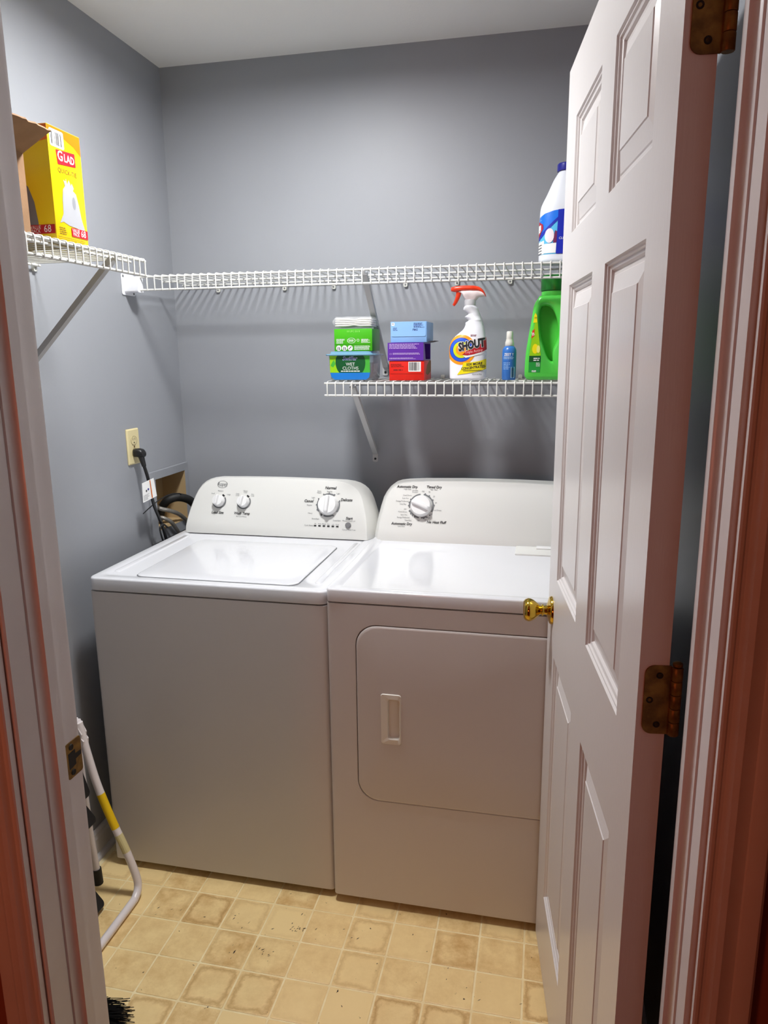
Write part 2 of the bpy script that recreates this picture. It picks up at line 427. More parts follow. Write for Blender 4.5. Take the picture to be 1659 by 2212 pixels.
struct('trim_7', B(XJ0 - 0.02, XJ1 + 0.02, YH - 0.002, YF + 0.002, ZJ, ZJ + 0.02), mTrim, 'head jamb across the top of the doorway')

# strike plate let into the left jamb
Fj = plane_map((XJ0, 0, 0), (0, 1, 0), (0, 0, 1))
zs = 0.923
bm = bmesh.new(); P_ = rrect(0.034, 0.056, 0.004, 3, -1.6195, zs)
loops(bm, [[(XJ0 - 0.001, a, b) for a, b in P_], [(XJ0 + 0.0012, a, b) for a, b in P_]], cap0=False)
sp_ = mk('strike_plate', bm, mOldBrass, jl, label='worn brass strike plate')
for dz in (0.02, -0.02):
    bm = bmesh.new(); lathe(bm, [(0.0048, 0), (0.0045, 0.0012), (0.002, 0.0006)], 12, basis((XJ0 + 0.0012, -1.625, zs + dz), (0, 1, 0), (0, 0, 1), (1, 0, 0)))
    mk('screw', bm, mDark, sp_)
Decal().poly([(-1.633, zs - 0.013), (-1.617, zs - 0.011), (-1.617, zs - 0.003), (-1.604, zs - 0.002), (-1.604, zs + 0.005), (-1.617, zs + 0.006), (-1.617, zs + 0.013), (-1.633, zs + 0.012)]).put('latch_hole', mDark, sp_, Fj, 0.0014)

# ------------------------------------------------------------------ the six-panel door, open into the room
ang = math.radians(83.33); dd = Vector((-math.cos(ang), math.sin(ang), 0)); nn = Vector((-math.sin(ang), -math.cos(ang), 0))
DH = Vector((1.4194, -1.6047, 0)); DW = 0.829; DZ0, DZ1 = 0.012, 2.058; DT = 0.035
MD = basis(DH, dd, -nn, (0, 0, 1))               # local x: hinge -> latch, local y: thickness away from viewer, z up
cols = [(0.100, 0.349), (0.456, 0.712)]; rows = [(0.21, 0.829), (1.010, 1.630), (1.730, 1.942)]
door = bpy.data.objects.new('door_1', None); link(door, None, DH + Vector((0, 0, DZ0)))
door['kind'] = 'structure'; door['label'] = 'white six-panel interior door standing open into the laundry room'
xs = [0, cols[0][0], cols[0][1], cols[1][0], cols[1][1], DW]; zz = [DZ0] + [v for r in rows for v in r] + [DZ1]
def dbox(name, x0, x1, z0, z1): return mk(name, B(x0, x1, 0, DT, z0, z1), mDoor, door, M4=MD)
dbox('hinge_stile', 0, cols[0][0], DZ0, DZ1); dbox('latch_stile', cols[1][1], DW, DZ0, DZ1)
for k in range(4):
    z0, z1 = (DZ0, rows[0][0]) if k == 0 else (rows[k - 1][1], rows[k][0] if k < 3 else DZ1)
    dbox('rail', cols[0][0], cols[1][1], z0, z1)
for r in rows: dbox('mullion', cols[0][1], cols[1][0], r[0], r[1])
steps = [(0, 0), (0.002, 0.0035), (0.0045, 0.0040), (0.006, 0.0070), (0.0105, 0.0085), (0.013, 0.0125), (0.019, 0.0125), (0.021, 0.011), (0.046, 0.0045), (0.0475, 0.0030)]
for c in cols:
    for r in rows:
        bm = bmesh.new()
        for side in (0, 1):
            rings = []
            for ins, dep in steps:
                t = dep if side == 0 else DT - dep
                rings.append([(c[0] + ins, t, r[0] + ins), (c[1] - ins, t, r[0] + ins), (c[1] - ins, t, r[1] - ins), (c[0] + ins, t, r[1] - ins)])
            loops(bm, rings, cap0=False)
        mk('panel', bm, mDoor, door, M4=MD)
# knob (brass tulip) on the face towards us, and its twin behind
kd, kz = 0.770, 0.921
for sgn, fa in ((-1, 0.0), (1, DT)):
    Mk = MD @ basis((kd, fa, kz), (1, 0, 0), (0, 0, 1) if sgn > 0 else (0, 0, -1), (0, sgn, 0))
    bm = bmesh.new(); lathe(bm, [(0.0325, 0), (0.0325, 0.002), (0.030, 0.006), (0.022, 0.0085), (0.016, 0.010), (0.0125, 0.012), (0.0125, 0.012)][:6], 32, Mk)
    rose = mk('knob_rose', bm, mBrass, door, smooth=40, label='polished brass rose plate')
    bm = bmesh.new(); lathe(bm, [(0.012, 0.010), (0.0105, 0.016), (0.0105, 0.0185), (0.0135, 0.020), (0.0135, 0.0225), (0.0105, 0.0245), (0.012, 0.028), (0.018, 0.035), (0.0235, 0.042), (0.0265, 0.049), (0.0268, 0.054), (0.0245, 0.060), (0.021, 0.063), (0.0195, 0.0622), (0.002, 0.0605)], 32, Mk)
    mk('knob_handle', bm, mBrass, rose, smooth=50)
# latch face plate on the free edge
mk('latch_plate', B(DW - 0.0005, DW + 0.0012, 0.006, 0.029, kz - 0.028, kz + 0.028), mBrass, door, M4=MD)
# hinges on the hinge edge
for hz in (1.085, 1.835):
    bm = bmesh.new()
    # left edge rounded, right edge square at the barrel
    L_ = [(0.0375, hz - 0.0445), (0.0375, hz + 0.0445)]
    for k in range(6):
        a = math.radians(90 + 90 * k / 5); L_.append((0.018 + 0.011 * math.cos(a), hz + 0.0335 + 0.011 * math.sin(a)))
    for k in range(6):
        a = math.radians(180 + 90 * k / 5); L_.append((0.018 + 0.011 * math.cos(a), hz - 0.0335 + 0.011 * math.sin(a)))
    loops(bm, [[(-0.0001, a, b) for a, b in L_], [(-0.0022, a, b) for a, b in L_]], cap0=False)
    hg = mk('hinge', bm, mOldBrass, door, label='worn brass hinge', M4=MD)
    for sy, dz in ((0.024, 0.032), (0.014, 0.0), (0.024, -0.032)):
        bm = bmesh.new(); lathe(bm, [(0.0042, 0), (0.0040, 0.0007), (0.0012, -0.0003)], 12, MD @ basis((-0.0022, sy, hz + dz), (0, 1, 0), (0, 0, 1), (-1, 0, 0)))
        mk('screw', bm, mDark, hg)
    mK = mOldBrass
    for k in range(5):
        bm = bmesh.new(); z0 = hz - 0.0445 + k * 0.0178
        lathe(bm, [(0.0062, z0 + 0.0003), (0.0068, z0 + 0.001), (0.0068, z0 + 0.0168), (0.0062, z0 + 0.0175)], 14, MD @ Matrix.Translation((-0.0035, 0.0435, 0)))
        mk('knuckle', bm, mK, hg, smooth=40)
    bm = bmesh.new(); lathe(bm, [(0.0045, hz + 0.0445), (0.0058, hz + 0.046), (0.0058, hz + 0.049), (0.003, hz + 0.051)], 14, MD @ Matrix.Translation((-0.0035, 0.0435, 0)))
    mk('pin_head', bm, mK, hg, smooth=40)

# ------------------------------------------------------------------ ceiling light (its light is the room's light)
LTX, LTY = 0.62, -0.82
lt = thing('ceiling_light', (LTX, LTY, HC - 0.001), 'round white drum ceiling light of the laundry room, unseen above the picture, its rim added to shade the upper walls', 'ceiling light')
bm = bmesh.new(); lathe(bm, [(0.118, HC - 0.001), (0.118, HC - 0.0335), (0.112, HC - 0.0355), (0.109, HC - 0.0335), (0.109, HC - 0.018)], 32, Matrix.Translation((LTX, LTY, 0))); mk('base_shading_rim', bm, mTrim, lt, smooth=40)  # rim added below the diffuser to hold grazing light off the upper walls
bm = bmesh.new(); lathe(bm, [(0.107, HC - 0.0200), (0.107, HC - 0.024), (0.080, HC - 0.027), (0.040, HC - 0.029), (0.003, HC - 0.030)], 32, Matrix.Translation((LTX, LTY, 0))); mk('glass_shade', bm, mShade, lt, smooth=60)


# ================================================================== WASHER AND DRYER
SL = 0.42; SLn = math.sqrt(1 + SL * SL)
def cons_map(xc, y0, z0):
    """map (u, v) = (world x, world z) on the leaning console face; h out of it"""
    n = Vector((0, -1, SL)) / SLn
    return lambda u, v, h: Vector((u, y0 + (v - z0) * SL, v)) + n * h
def cons_local(x, z, y0, z0):
    n = Vector((0, -1, SL)) / SLn
    return basis((x, y0 + (z - z0) * SL, z), (1, 0, 0), Vector((0, SL, 1)) / SLn, n)

def console(parent, half, y0, z0, yb, mat):
    """half: (x, z) outline of the whole front face, closed along the bottom; y0/z0 = foot of the face"""
    zb = z0 + 0.022
    def yf(z): return y0 + (z - z0) * SL if z >= zb else y0 + (zb - z0) * SL + (zb - z) * -0.10
    cx = (half[0][0] + half[-1][0]) / 2; zc = z0 + 0.06
    def ring(grow, dy, dz=0.0):
        out = []
        for x, z in half:
            k = 1 if z > z0 + 0.001 else 0
            sx = 1 if x > cx else -1
            wgt = min(1, abs(x - cx) / 0.2)
            out.append(Vector((x + sx * grow * wgt, yf(z) + dy, z + (dz if k else 0))))
        return out
    r0 = ring(-0.006, -0.0005, -0.004); r1 = ring(-0.002, 0.0012, -0.001); r2 = ring(0.001, 0.006, 0.0); r3 = ring(0.016, 0.045, -0.002)
    r4 = [Vector((p.x, yb, p.z)) for p in ring(0.018, 0, -0.004)]
    bm = bmesh.new(); loops(bm, [r0, r1, r2, r3, r4], cap0=False)
    bm.verts.ensure_lookup_table()
    n = len(half); vs_ = list(bm.verts)[:n]
    up = [i for i in range(n) if half[i][1] >= zb - 1e-6]; lo = [i for i in range(n) if half[i][1] <= zb + 1e-6]
    bm.faces.new([vs_[i] for i in up])
    a = [i for i in lo if i < n / 2]; b = [i for i in lo if i >= n / 2]
    bm.faces.new([vs_[i] for i in a] + [vs_[i] for i in b])
    return mk('console', bm, mat, parent, smooth=22)

def dial(parent, x, z, y0, z0, R, rot, grip_len):
    Mx = cons_local(x, z, y0, z0)
    bm = bmesh.new(); lathe(bm, [(R, 0.0005), (R, 0.004), (R * 0.97, 0.007), (R * 0.93, 0.010), (R * 0.90, 0.018), (R * 0.86, 0.0205), (0.001, 0.021)], 40, Mx)
    k = mk('dial', bm, mKnob, parent, smooth=35)
    bm = bmesh.new(); w_ = R * 0.2; n = 10; rings = []
    for h, s in ((0.019, 1.0), (0.028, 0.92), (0.0315, 0.72), (0.0325, 0.4)):
        rings.append([Vector((a, b, h)) for a, b in rrect(2 * w_ * s, 2 * grip_len * (0.5 + 0.5 * s), w_ * s * 0.98, 5)])
    loops(bm, rings); mk('grip', bm, mKnob, k, smooth=50, M4=Mx @ Matrix.Rotation(math.radians(rot), 4, 'Z'))
    return k

# ---------------- washer
WX0, WX1, WY0, WY1 = 0.081, 0.767, -0.760, -0.085
wz = 0.8675; wt = 0.904
was = thing('washing_machine', (0.424, -0.42, 0), 'white top-load washing machine with two small knobs and one large dial', 'washer')
bm = bmesh.new(); prism(bm, [(WX0, WY1), (WX0, WY0 + 0.012)] + [(WX0 + 0.012 - 0.012 * math.cos(math.radians(a)), WY0 + 0.012 - 0.012 * math.sin(math.radians(a))) for a in (20, 45, 70)] + [(WX0 + 0.012, WY0), (WX1 - 0.012, WY0)] + [(WX1 - 0.012 + 0.012 * math.sin(math.radians(a)), WY0 + 0.012 - 0.012 * math.cos(math.radians(a))) for a in (20, 45, 70)] + [(WX1, WY0 + 0.012), (WX1, WY1)], lambda a, b: (a, b, 0.023), lambda a, b: (a, b, wz - 0.003))
mk('cabinet', bm, mCab, was, smooth=35)
bm = bmesh.new(); P_ = rrect(WX1 - WX0 + 0.002, WY1 - WY0 + 0.004, 0.022, 6, 0.424, (WY0 + WY1) / 2)
def ins(P, d, cx, cy): return [(x - d * (1 if x > cx else -1), y - d * (1 if y > cy else -1)) for x, y in P]
cy_ = (WY0 + WY1) / 2
rg = [(0.003, wz), (0.0005, wz + 0.002), (0, wz + 0.006), (0, wt - 0.005), (0.0008, wt - 0.002), (0.0022, wt - 0.0006), (0.005, wt), (0.030, wt), (0.036, wt - 0.003)]
loops(bm, [[(x, y, z) for x, y in ins(P_, d, 0.424, cy_)] for d, z in rg])
mk('top_deck', bm, mEnamel, was, smooth=40)
# lid with a shallow dish and a hairline groove round it
LX0, LX1, LY0, LY1 = 0.199, 0.672, -0.722, -0.310
lcx, lcy = (LX0 + LX1) / 2, (LY0 + LY1) / 2
P_ = rrect(LX1 - LX0, LY1 - LY0, 0.028, 6, lcx, lcy)
bm = bmesh.new(); zl = wt - 0.003
loops(bm, [[(x, y, z) for x, y in ins(P_, d, lcx, lcy)] for d, z in ((0, zl - 0.002), (0, zl + 0.0025), (0.002, zl + 0.0042), (0.005, zl + 0.0048), (0.05, zl + 0.0035))])
lid = mk('lid', bm, mEnamel, was, smooth=40)
bm = bmesh.new(); loops(bm, [[(x, y, zl + 0.0006) for x, y in ins(P_, -0.0022, lcx, lcy)], [(x, y, zl + 0.0006) for x, y in ins(P_, 0.0005, lcx, lcy)]], False, False)
mk('lid_groove', bm, mGreyPrint, was)
# raised side rims of the deck
for x in (0.125, 0.722):
    bm = bmesh.new(); loops(bm, [[(a, b, zl + h) for a, b in rrect(0.022 - 2 * d, 0.43 - 2 * d, 0.0108 - d, 5, x, -0.475)] for d, h in ((0, 0), (0.002, 0.0022), (0.005, 0.0032))])
    mk('deck_rim', bm, mEnamel, was, smooth=50)
half = [(0.100, 0.905), (0.1015, 0.927), (0.104, 0.951), (0.110, 0.980), (0.117, 1.004), (0.124, 1.026), (0.132, 1.044), (0.142, 1.058), (0.155, 1.069), (0.170, 1.077), (0.190, 1.083), (0.217, 1.0865), (0.300, 1.0885), (0.424, 1.090)]
full = half + [(0.848 - x, z) for x, z in half[-2::-1]]
WCy, WCz = -0.235, 0.905
console(was, full, WCy, WCz, -0.10, mCons)
Fw = cons_map(0, WCy, WCz)
dial(was, 0.216, 1.011, WCy, WCz, 0.0205, -8, 0.0185); dial(was, 0.306, 1.011, WCy, WCz, 0.0205, -10, 0.0185); dial(was, 0.606, 1.010, WCy, WCz, 0.0345, -3, 0.031)
for x in (0.216, 0.306):
    Decal().arc(x, 1.011, 0.0213, 0.0252, 170, 395, 24, 0.92).put('dial_arc', mGreyPrint, was, Fw); Decal().arc(x, 1.011, 0.0213, 0.027, 45, 68, 6, 0.92).put('dial_mark', mBlkPrint, was, Fw)
for a0, a1 in ((62, 118), (150, 215), (232, 242), (250, 300), (-36, 22)): Decal().arc(0.606, 1.010, 0.0360, 0.0402, a0, a1, 14, 0.92).put('dial_arc', mGreyPrint, was, Fw)
d = Decal()
for a in (62, 90, 118, 150, 180, 205, 240, 300, 22): d.disc(0.606 + 0.0405 * math.cos(math.radians(a)), 1.010 + 0.0372 * math.sin(math.radians(a)), 0.0026, 8)
d.put('small_dial_dots', mGreyPrint, was, Fw, 0.0006)
for t_, x, z, sz in (('Load Size', 0.214, 0.974, 0.0082), ('Wash Temp', 0.303, 0.974, 0.0082), ('Normal', 0.609, 1.064, 0.0088), ('Casual', 0.537, 1.021, 0.0086), ('Delicate', 0.667, 1.028, 0.0086), ('Start', 0.681, 0.971, 0.0084)):
    word(was, mBlkPrint, Fw, t_, x, z, sz, bold=0.03, shear=0.2)
for k in range(6): Decal().rect(0.5625 + k * 0.0153, 0.571 + k * 0.0153, 0.9425, 0.9470).put('status_mark', mBlkPrint, was, Fw)
d = Decal(); s = 0.0044
for t, x, z in (('Small', 0.190, 1.035), ('Medium', 0.217, 1.044), ('Large', 0.248, 1.033), ('Cold', 0.280, 1.036), ('Cold', 0.280, 1.031), ('Warm', 0.308, 1.046), ('Cold', 0.308, 1.041), ('Hot', 0.335, 1.036), ('Cold', 0.335, 1.031), ('All Cold Rinses', 0.303, 0.964),
                ('Extra', 0.571, 1.053), ('Heavy', 0.571, 1.048), ('Regular', 0.607, 1.053), ('Light', 0.637, 1.047), ('Light', 0.552, 1.032), ('Regular', 0.541, 1.008), ('Heavy', 0.546, 0.983), ('Rinse/Spin', 0.566, 0.966), ('Drain/Spin', 0.640, 0.963),
                ('Pause/Unlock Lid', 0.681, 0.9635), ('Cancel Hold 3 sec', 0.684, 0.936), ('Cycle Status', 0.545, 0.9450), ('Fill', 0.567, 0.951), ('Wash', 0.582, 0.951), ('Rinse', 0.5975, 0.951), ('Spin', 0.6125, 0.951), ('Lid', 0.628, 0.951), ('Done', 0.643, 0.951)):
    d.text(t, x, z, s if len(t) > 4 or x < 0.5 else s * 0.8)
word(was, mGreyPrint, Fw, 'Roper', 0.221, 1.0655, 0.0125, bold=0.004, sx=0.8)
Decal().arc(0.221, 1.0655, 0.0172, 0.0186, 0, 360, 32, 0.62).put('badge_oval', mGreyPrint, was, Fw)
d.put('small_lettering', mGreyPrint, was, Fw)
bm = bmesh.new(); lathe(bm, [(0.0098, 0), (0.0098, 0.003), (0.0085, 0.005), (0.001, 0.0055)], 20, cons_local(0.680, 0.950, WCy, WCz)); mk('start_button', bm, M('grey_button', (120, 120, 122), 0.4), was, smooth=40)
for x in (0.13, 0.718):
    bm = bmesh.new(); lathe(bm, [(0.018, 0), (0.018, 0.006), (0.008, 0.010), (0.008, 0.026)], 14, Matrix.Translation((x, -0.70, 0))); mk('foot', bm, mRubber, was)
    bm = bmesh.new(); lathe(bm, [(0.018, 0), (0.018, 0.006), (0.008, 0.010), (0.008, 0.026)], 14, Matrix.Translation((x, -0.14, 0))); mk('foot', bm, mRubber, was)

# ---------------- dryer
DX0, DX1, DY0, DY1 = 0.7705, 1.507, -0.7738, -0.085
dz_ = 0.8832; dt_ = 0.918; dcx = (DX0 + DX1) / 2
dry = thing('clothes_dryer', (dcx, -0.42, 0), 'white front-door clothes dryer with a single dial, half behind the open door', 'dryer')
# front opening for the door in the cabinet shell
GX0, GX1, GZ0, GZ1, GR = 0.844, 1.434, 0.330, 0.829, 0.056
bm = bmesh.new(); r = 0.010
prism(bm, [(DX0, DY1), (DX0, DY0 + r)] + [(DX0 + r - r * math.cos(math.radians(a)), DY0 + r - r * math.sin(math.radians(a))) for a in (20, 45, 70)] + [(DX0 + r, DY0), (DX1 - r, DY0)] + [(DX1 - r + r * math.sin(math.radians(a)), DY0 + r - r * math.cos(math.radians(a))) for a in (20, 45, 70)] + [(DX1, DY0 + r), (DX1, DY1)], lambda a, b: (a, b, 0.025), lambda a, b: (a, b, dz_ - 0.003))
# recess: knife the front face by replacing it with a frame
bm.faces.ensure_lookup_table(); bmesh.ops.recalc_face_normals(bm, faces=bm.faces)
ff = [f for f in bm.faces if f.normal.y < -0.99][0]; outer = list(ff.verts); bmesh.ops.delete(bm, geom=[ff], context='FACES_ONLY')
gx, gz = (GX0 + GX1) / 2, (GZ0 + GZ1) / 2
G = rrect(GX1 - GX0, GZ1 - GZ0, GR, 7, gx, gz); gi = [bm.verts.new((x, DY0, z)) for x, z in G]; gb = [bm.verts.new((x, DY0 + 0.012, z)) for x, z in ins(G, 0.0005, gx, gz)]
gm = [bm.verts.new((x, DY0 + 0.0015, z)) for x, z in ins(G, 0.0012, gx, gz)]
oc = {}
for v in outer: oc[(v.co.x > gx, v.co.z > gz)] = v
n4 = len(G) // 4
corner = [(True, True), (False, True), (False, False), (True, False)]
for q in range(4):
    seg = gi[q * n4:(q + 1) * n4]; c = oc[corner[q]]; c2 = oc[corner[(q + 1) % 4]]
    for a, b in zip(seg, seg[1:]): bm.faces.new((a, b, c))
    nx_ = gi[((q + 1) * n4) % len(gi)]; bm.faces.new((seg[-1], nx_, c2, c))
nG = len(G)
for i in range(nG):
    bm.faces.new((gi[i], gm[i], gm[(i + 1) % nG], gi[(i + 1) % nG])); bm.faces.new((gm[i], gb[i], gb[(i + 1) % nG], gm[(i + 1) % nG]))
bm.faces.new(gb)
mk('cabinet', bm, mCab, dry, smooth=35)
bm = bmesh.new(); P_ = rrect(DX1 - DX0 + 0.002, DY1 - DY0 + 0.004, 0.014, 5, dcx, (DY0 + DY1) / 2); cy_ = (DY0 + DY1) / 2
rg = [(0.003, dz_), (0.0005, dz_ + 0.002), (0, dz_ + 0.006), (0, dt_ - 0.005), (0.0008, dt_ - 0.002), (0.0022, dt_ - 0.0006), (0.005, dt_), (0.026, dt_), (0.032, dt_ - 0.003)]
loops(bm, [[(x, y, z) for x, y in ins(P_, d_, dcx, cy_)] for d_, z in rg]); mk('top_deck', bm, mEnamel, dry, smooth=40)
# door
bm = bmesh.new(); Gd = ins(G, 0.0030, gx, gz)
loops(bm, [[(x, DY0 + y, z) for x, z in ins(Gd, d_, gx, gz)] for d_, y in ((0, 0.009), (0, 0.001), (0.001, -0.0015), (0.003, -0.0028), (0.006, -0.0032))], cap1=False)
# face with a pocket cut for the handle
bm.verts.ensure_lookup_table(); fr = list(bm.verts)[-nG:]
hx0, hx1, hz0, hz1 = 0.911, 0.964, 0.504, 0.644
hv = [bm.verts.new((x, DY0 - 0.0032, z)) for x, z in ((hx1, hz1), (hx0, hz1), (hx0, hz0), (hx1, hz0))]
for q in range(4):
    seg = fr[q * n4:(q + 1) * n4]
    for a, b in zip(seg, seg[1:]): bm.faces.new((a, b, hv[q]))
    bm.faces.new((seg[-1], fr[((q + 1) * n4) % nG], hv[(q + 1) % 4], hv[q]))
ddoor = mk('door', bm, mCab, dry, smooth=35)
# recessed pull: frame, pocket
bm = bmesh.new(); Po = rrect(hx1 - hx0 + 0.001, hz1 - hz0 + 0.001, 0.006, 4, (hx0 + hx1) / 2, (hz0 + hz1) / 2)
px0, px1, pz0, pz1 = 0.9295, 0.9600, 0.520, 0.630
Pi = rrect(px1 - px0, pz1 - pz0, 0.007, 4, (px0 + px1) / 2, (pz0 + pz1) / 2)
yh_ = DY0 - 0.0032
ic = lambda P, d_: ins(P, d_, (px0 + px1) / 2, (pz0 + pz1) / 2)
loops(bm, [[(x, yh_ - 0.0001, z) for x, z in Po], [(x, yh_ - 0.003, z) for x, z in ins(Po, 0.0012, (hx0 + hx1) / 2, (hz0 + hz1) / 2)], [(x, yh_ - 0.0035, z) for x, z in ic(Pi, -0.0018)], [(x, yh_ - 0.0018, z) for x, z in Pi], [(x, yh_ + 0.007, z) for x, z in ic(Pi, 0.001)]], cap0=False)
mk('handle', bm, M('handle_plastic', (226, 222, 212), 0.4), ddoor, smooth=40, label='cream plastic recessed pull')
half = [(0.785, 0.915), (0.787, 0.937), (0.790, 0.960), (0.794, 0.985), (0.800, 1.015), (0.807, 1.042), (0.816, 1.060), (0.827, 1.075), (0.842, 1.086), (0.860, 1.092), (0.885, 1.0955), (0.940, 1.099), (1.052, 1.102), (dcx, 1.1025)]
full = half + [(2 * dcx - x, z) for x, z in half[-2::-1]]
DCy, DCz = -0.266, 0.915
console(dry, full, DCy, DCz, -0.10, mCons)
Fd = cons_map(0, DCy, DCz)
dial(dry, 0.924, 1.024, DCy, DCz, 0.0350, 68, 0.032)
for a0, a1 in ((97, 190), (200, 232), (236, 262), (272, 300), (-28, 82)): Decal().arc(0.924, 1.024, 0.0365, 0.0405, a0, a1, 18, 0.92).put('dial_arc', mGreyPrint, dry, Fd)
d = Decal()
for a in (150, 165, 180, 205, 218, 230, 242, 285, 300, 315, 5, 30, 55, 75): d.disc(0.924 + 0.0412 * math.cos(math.radians(a)), 1.024 + 0.038 * math.sin(math.radians(a)), 0.0023, 8)
d.put('small_dial_dots', mGreyPrint, dry, Fd, 0.0006)
for t_, x, z in (('Automatic Dry', 0.874, 1.081), ('Timed Dry', 0.961, 1.082), ('No Heat Fluff', 0.975, 0.977), ('Automatic Dry', 0.864, 0.969)):
    word(dry, mBlkPrint, Fd, t_, x, z, 0.0078, bold=0.03, shear=0.2)
d = Decal()
for t, x, z in (('High Heat', 0.876, 1.0735), ('High Heat', 0.961, 1.0745), ('Wrinkle', 0.901, 1.070), ('Prevent', 0.901, 1.065), ('Off', 0.927, 1.068), ('70', 0.947, 1.067), ('50', 0.963, 1.054), ('30', 0.970, 1.035), ('Cool Down', 0.975, 1.013), ('Off', 0.957, 1.000), ('Cool Down', 0.877, 1.055), ('Less Dry', 0.871, 1.046), ('Energy Preferred', 0.861, 1.037), ('Very Dry', 0.864, 1.028), ('Off', 0.872, 1.013), ('Cool Down', 0.865, 1.005), ('Less Dry', 0.870, 0.996), ('Energy Preferred', 0.868, 0.988), ('Very Dry', 0.884, 0.980), ('Off', 0.917, 0.980), ('20', 0.940, 0.983), ('40', 0.951, 0.989), ('Low Heat', 0.864, 0.9615)):
    d.text(t, x, z, 0.0042)
d.put('small_lettering', mGreyPrint, dry, Fd)
# lint screen cover on the deck
bm = bmesh.new(); loops(bm, [[(x, y, dt_ - 0.003 + h) for x, y in ins(rrect(0.20, 0.092, 0.004, 3, 1.327, -0.314), d_, 1.327, -0.314)] for d_, h in ((0, 0), (0, 0.004), (0.0015, 0.005))]); lc = mk('lint_screen_cover', bm, mCons, dry, smooth=40)
mk('cover_tab', B(1.288, 1.366, -0.300, -0.272, dt_ + 0.0021, dt_ + 0.006), mKnob, lc, bevel=0.0015)
for x in (0.82, 1.457):
    for y in (-0.71, -0.14):
        bm = bmesh.new(); lathe(bm, [(0.018, 0), (0.018, 0.006), (0.008, 0.010), (0.008, 0.028)], 14, Matrix.Translation((x, y, 0))); mk('foot', bm, mRubber, dry)

# ================================================================== WIRE SHELVES
def wire_mesh(path, r=0.0019, n=6):
    bm = bmesh.new(); return tube(bm, path, r, n)

def strut(parent, top, wall, out, side, plate_dn=0.018):
    """folded-metal support strut from the front rail down to the wall; out = unit vector out of the wall"""
    out = Vector(out); side = Vector(side); top = Vector(top); wall = Vector(wall)
    d_ = (wall - top).normalized(); nrm = side.cross(d_).normalized()
    if nrm.z > 0: nrm = -nrm
    hw = 0.0085; bm = bmesh.new()
    poly = [(-hw, 0), (-hw, 0.013), (-hw + 0.0015, 0.013), (-hw + 0.0015, 0.0016), (hw - 0.0015, 0.0016), (hw - 0.0015, 0.013), (hw, 0.013), (hw, 0)]
    prism(bm, poly, lambda a, b: top + side * a - nrm * b, lambda a, b: wall + out * 0.004 + side * a - nrm * b)
    s_ = mk('support_strut', bm, mStrut, parent, label='grey metal diagonal strut')
    bm = bmesh.new(); P2 = rrect(0.019, 0.034, 0.006, 4, 0, -0.010)
    loops(bm, [[wall + side * a + Vector((0, 0, b)) + out * h for a, b in P2] for h in (0.0006, 0.003)])
    pl = mk('wall_plate', bm, mStrut, s_)
    bm = bmesh.new(); lathe(bm, [(0.004, 0), (0.004, 0.002), (0.002, 0.0032)], 10, basis(wall + Vector((0, 0, -0.016)) + out * 0.003, side, out.cross(side), out))
    mk('screw', bm, mDark, s_)
    # hook over the front rail
    bm = bmesh.new(); tube(bm, [top - d_ * 0.0 + nrm * 0.002, top + Vector((0, 0, 0.006)) - d_ * 0.006, top + Vector((0, 0, 0.012)) + out * 0.004], 0.004, 6); mk('rail_hook', bm, mStrut, s_)

def wall_clip(parent, p, out, side):
    out = Vector(out); side = Vector(side); p = Vector(p); bm = bmesh.new()
    loops(bm, [[p + side * a + Vector((0, 0, b)) + out * h for a, b in rrect(0.013, 0.022, 0.004, 3)] for h in (0.0006, 0.005, 0.008)])
    c = mk('wall_clip', bm, mClip, parent, smooth=40)
    bm = bmesh.new(); lathe(bm, [(0.003, 0), (0.003, 0.001), (0.001, 0.0015)], 8, basis(p + Vector((0, 0, -0.004)) + out * 0.008, side, out.cross(side), out)); mk('screw', bm, mGreyPrint, c)

def back_shelf(name, label, x0, x1, zt, drop, y1, clips, struts, cz):
    t = thing(name, ((x0 + x1) / 2, 0, zt - drop), label, 'shelf', 'white wire shelves')
    yF = -0.310
    for nm, y, z, r in (('front_rail', yF, zt, 0.0032), ('lip_rail', yF, zt - drop, 0.0032), ('middle_rail', -0.150, zt, 0.0030), ('back_rail', -0.012, zt, 0.0030)):
        bm = bmesh.new(); tube(bm, [(x0, y, z), (x1, y, z)], r, 10); mk(nm, bm, mWire, t, smooth=60)
    n = int((x1 - x0 - 0.02) / 0.0255); src = None
    for k in range(n + 1):
        x = x0 + 0.010 + k * 0.0255
        if src is None:
            rr = 0.0052; pts = [(x, -0.006, zt + rr), (x, yF + 0.004, zt + rr), (x, yF - 0.0035, zt + 0.0035), (x, yF - rr, zt - 0.001), (x, yF - rr, zt - drop - 0.002)]
            src = mk('wire', wire_mesh(pts), mWire, t, smooth=60); off = WO[src.name] - Vector((x, 0, 0))
        else:
            share(src, 'wire', Vector((x, 0, 0)) + off, t)
    for x in clips: wall_clip(t, (x, 0, cz), (0, -1, 0), (1, 0, 0))
    for tx, wx, wzz in struts: strut(t, (tx, yF + 0.004, zt - drop * 0.35), (wx, 0, wzz), (0, -1, 0), (1, 0, 0))
    return t
ZU, ZL = 1.7405, 1.4135
up_shelf = back_shelf('wire_shelf', 'long upper white wire shelf across the back wall', 0.040, 1.548, ZU, 0.0385, 0, (0.171, 0.415, 0.589, 0.835, 1.005, 1.175, 1.36, 1.52), ((0.767, 0.764, 1.455),), 1.7265)
lo_shelf = back_shelf('wire_shelf', 'short lower white wire shelf on the back wall above the dryer', 0.640, 1.548, ZL, 0.036, 0, (0.961, 1.216, 1.45), ((0.726, 0.725, 1.158),), 1.419)
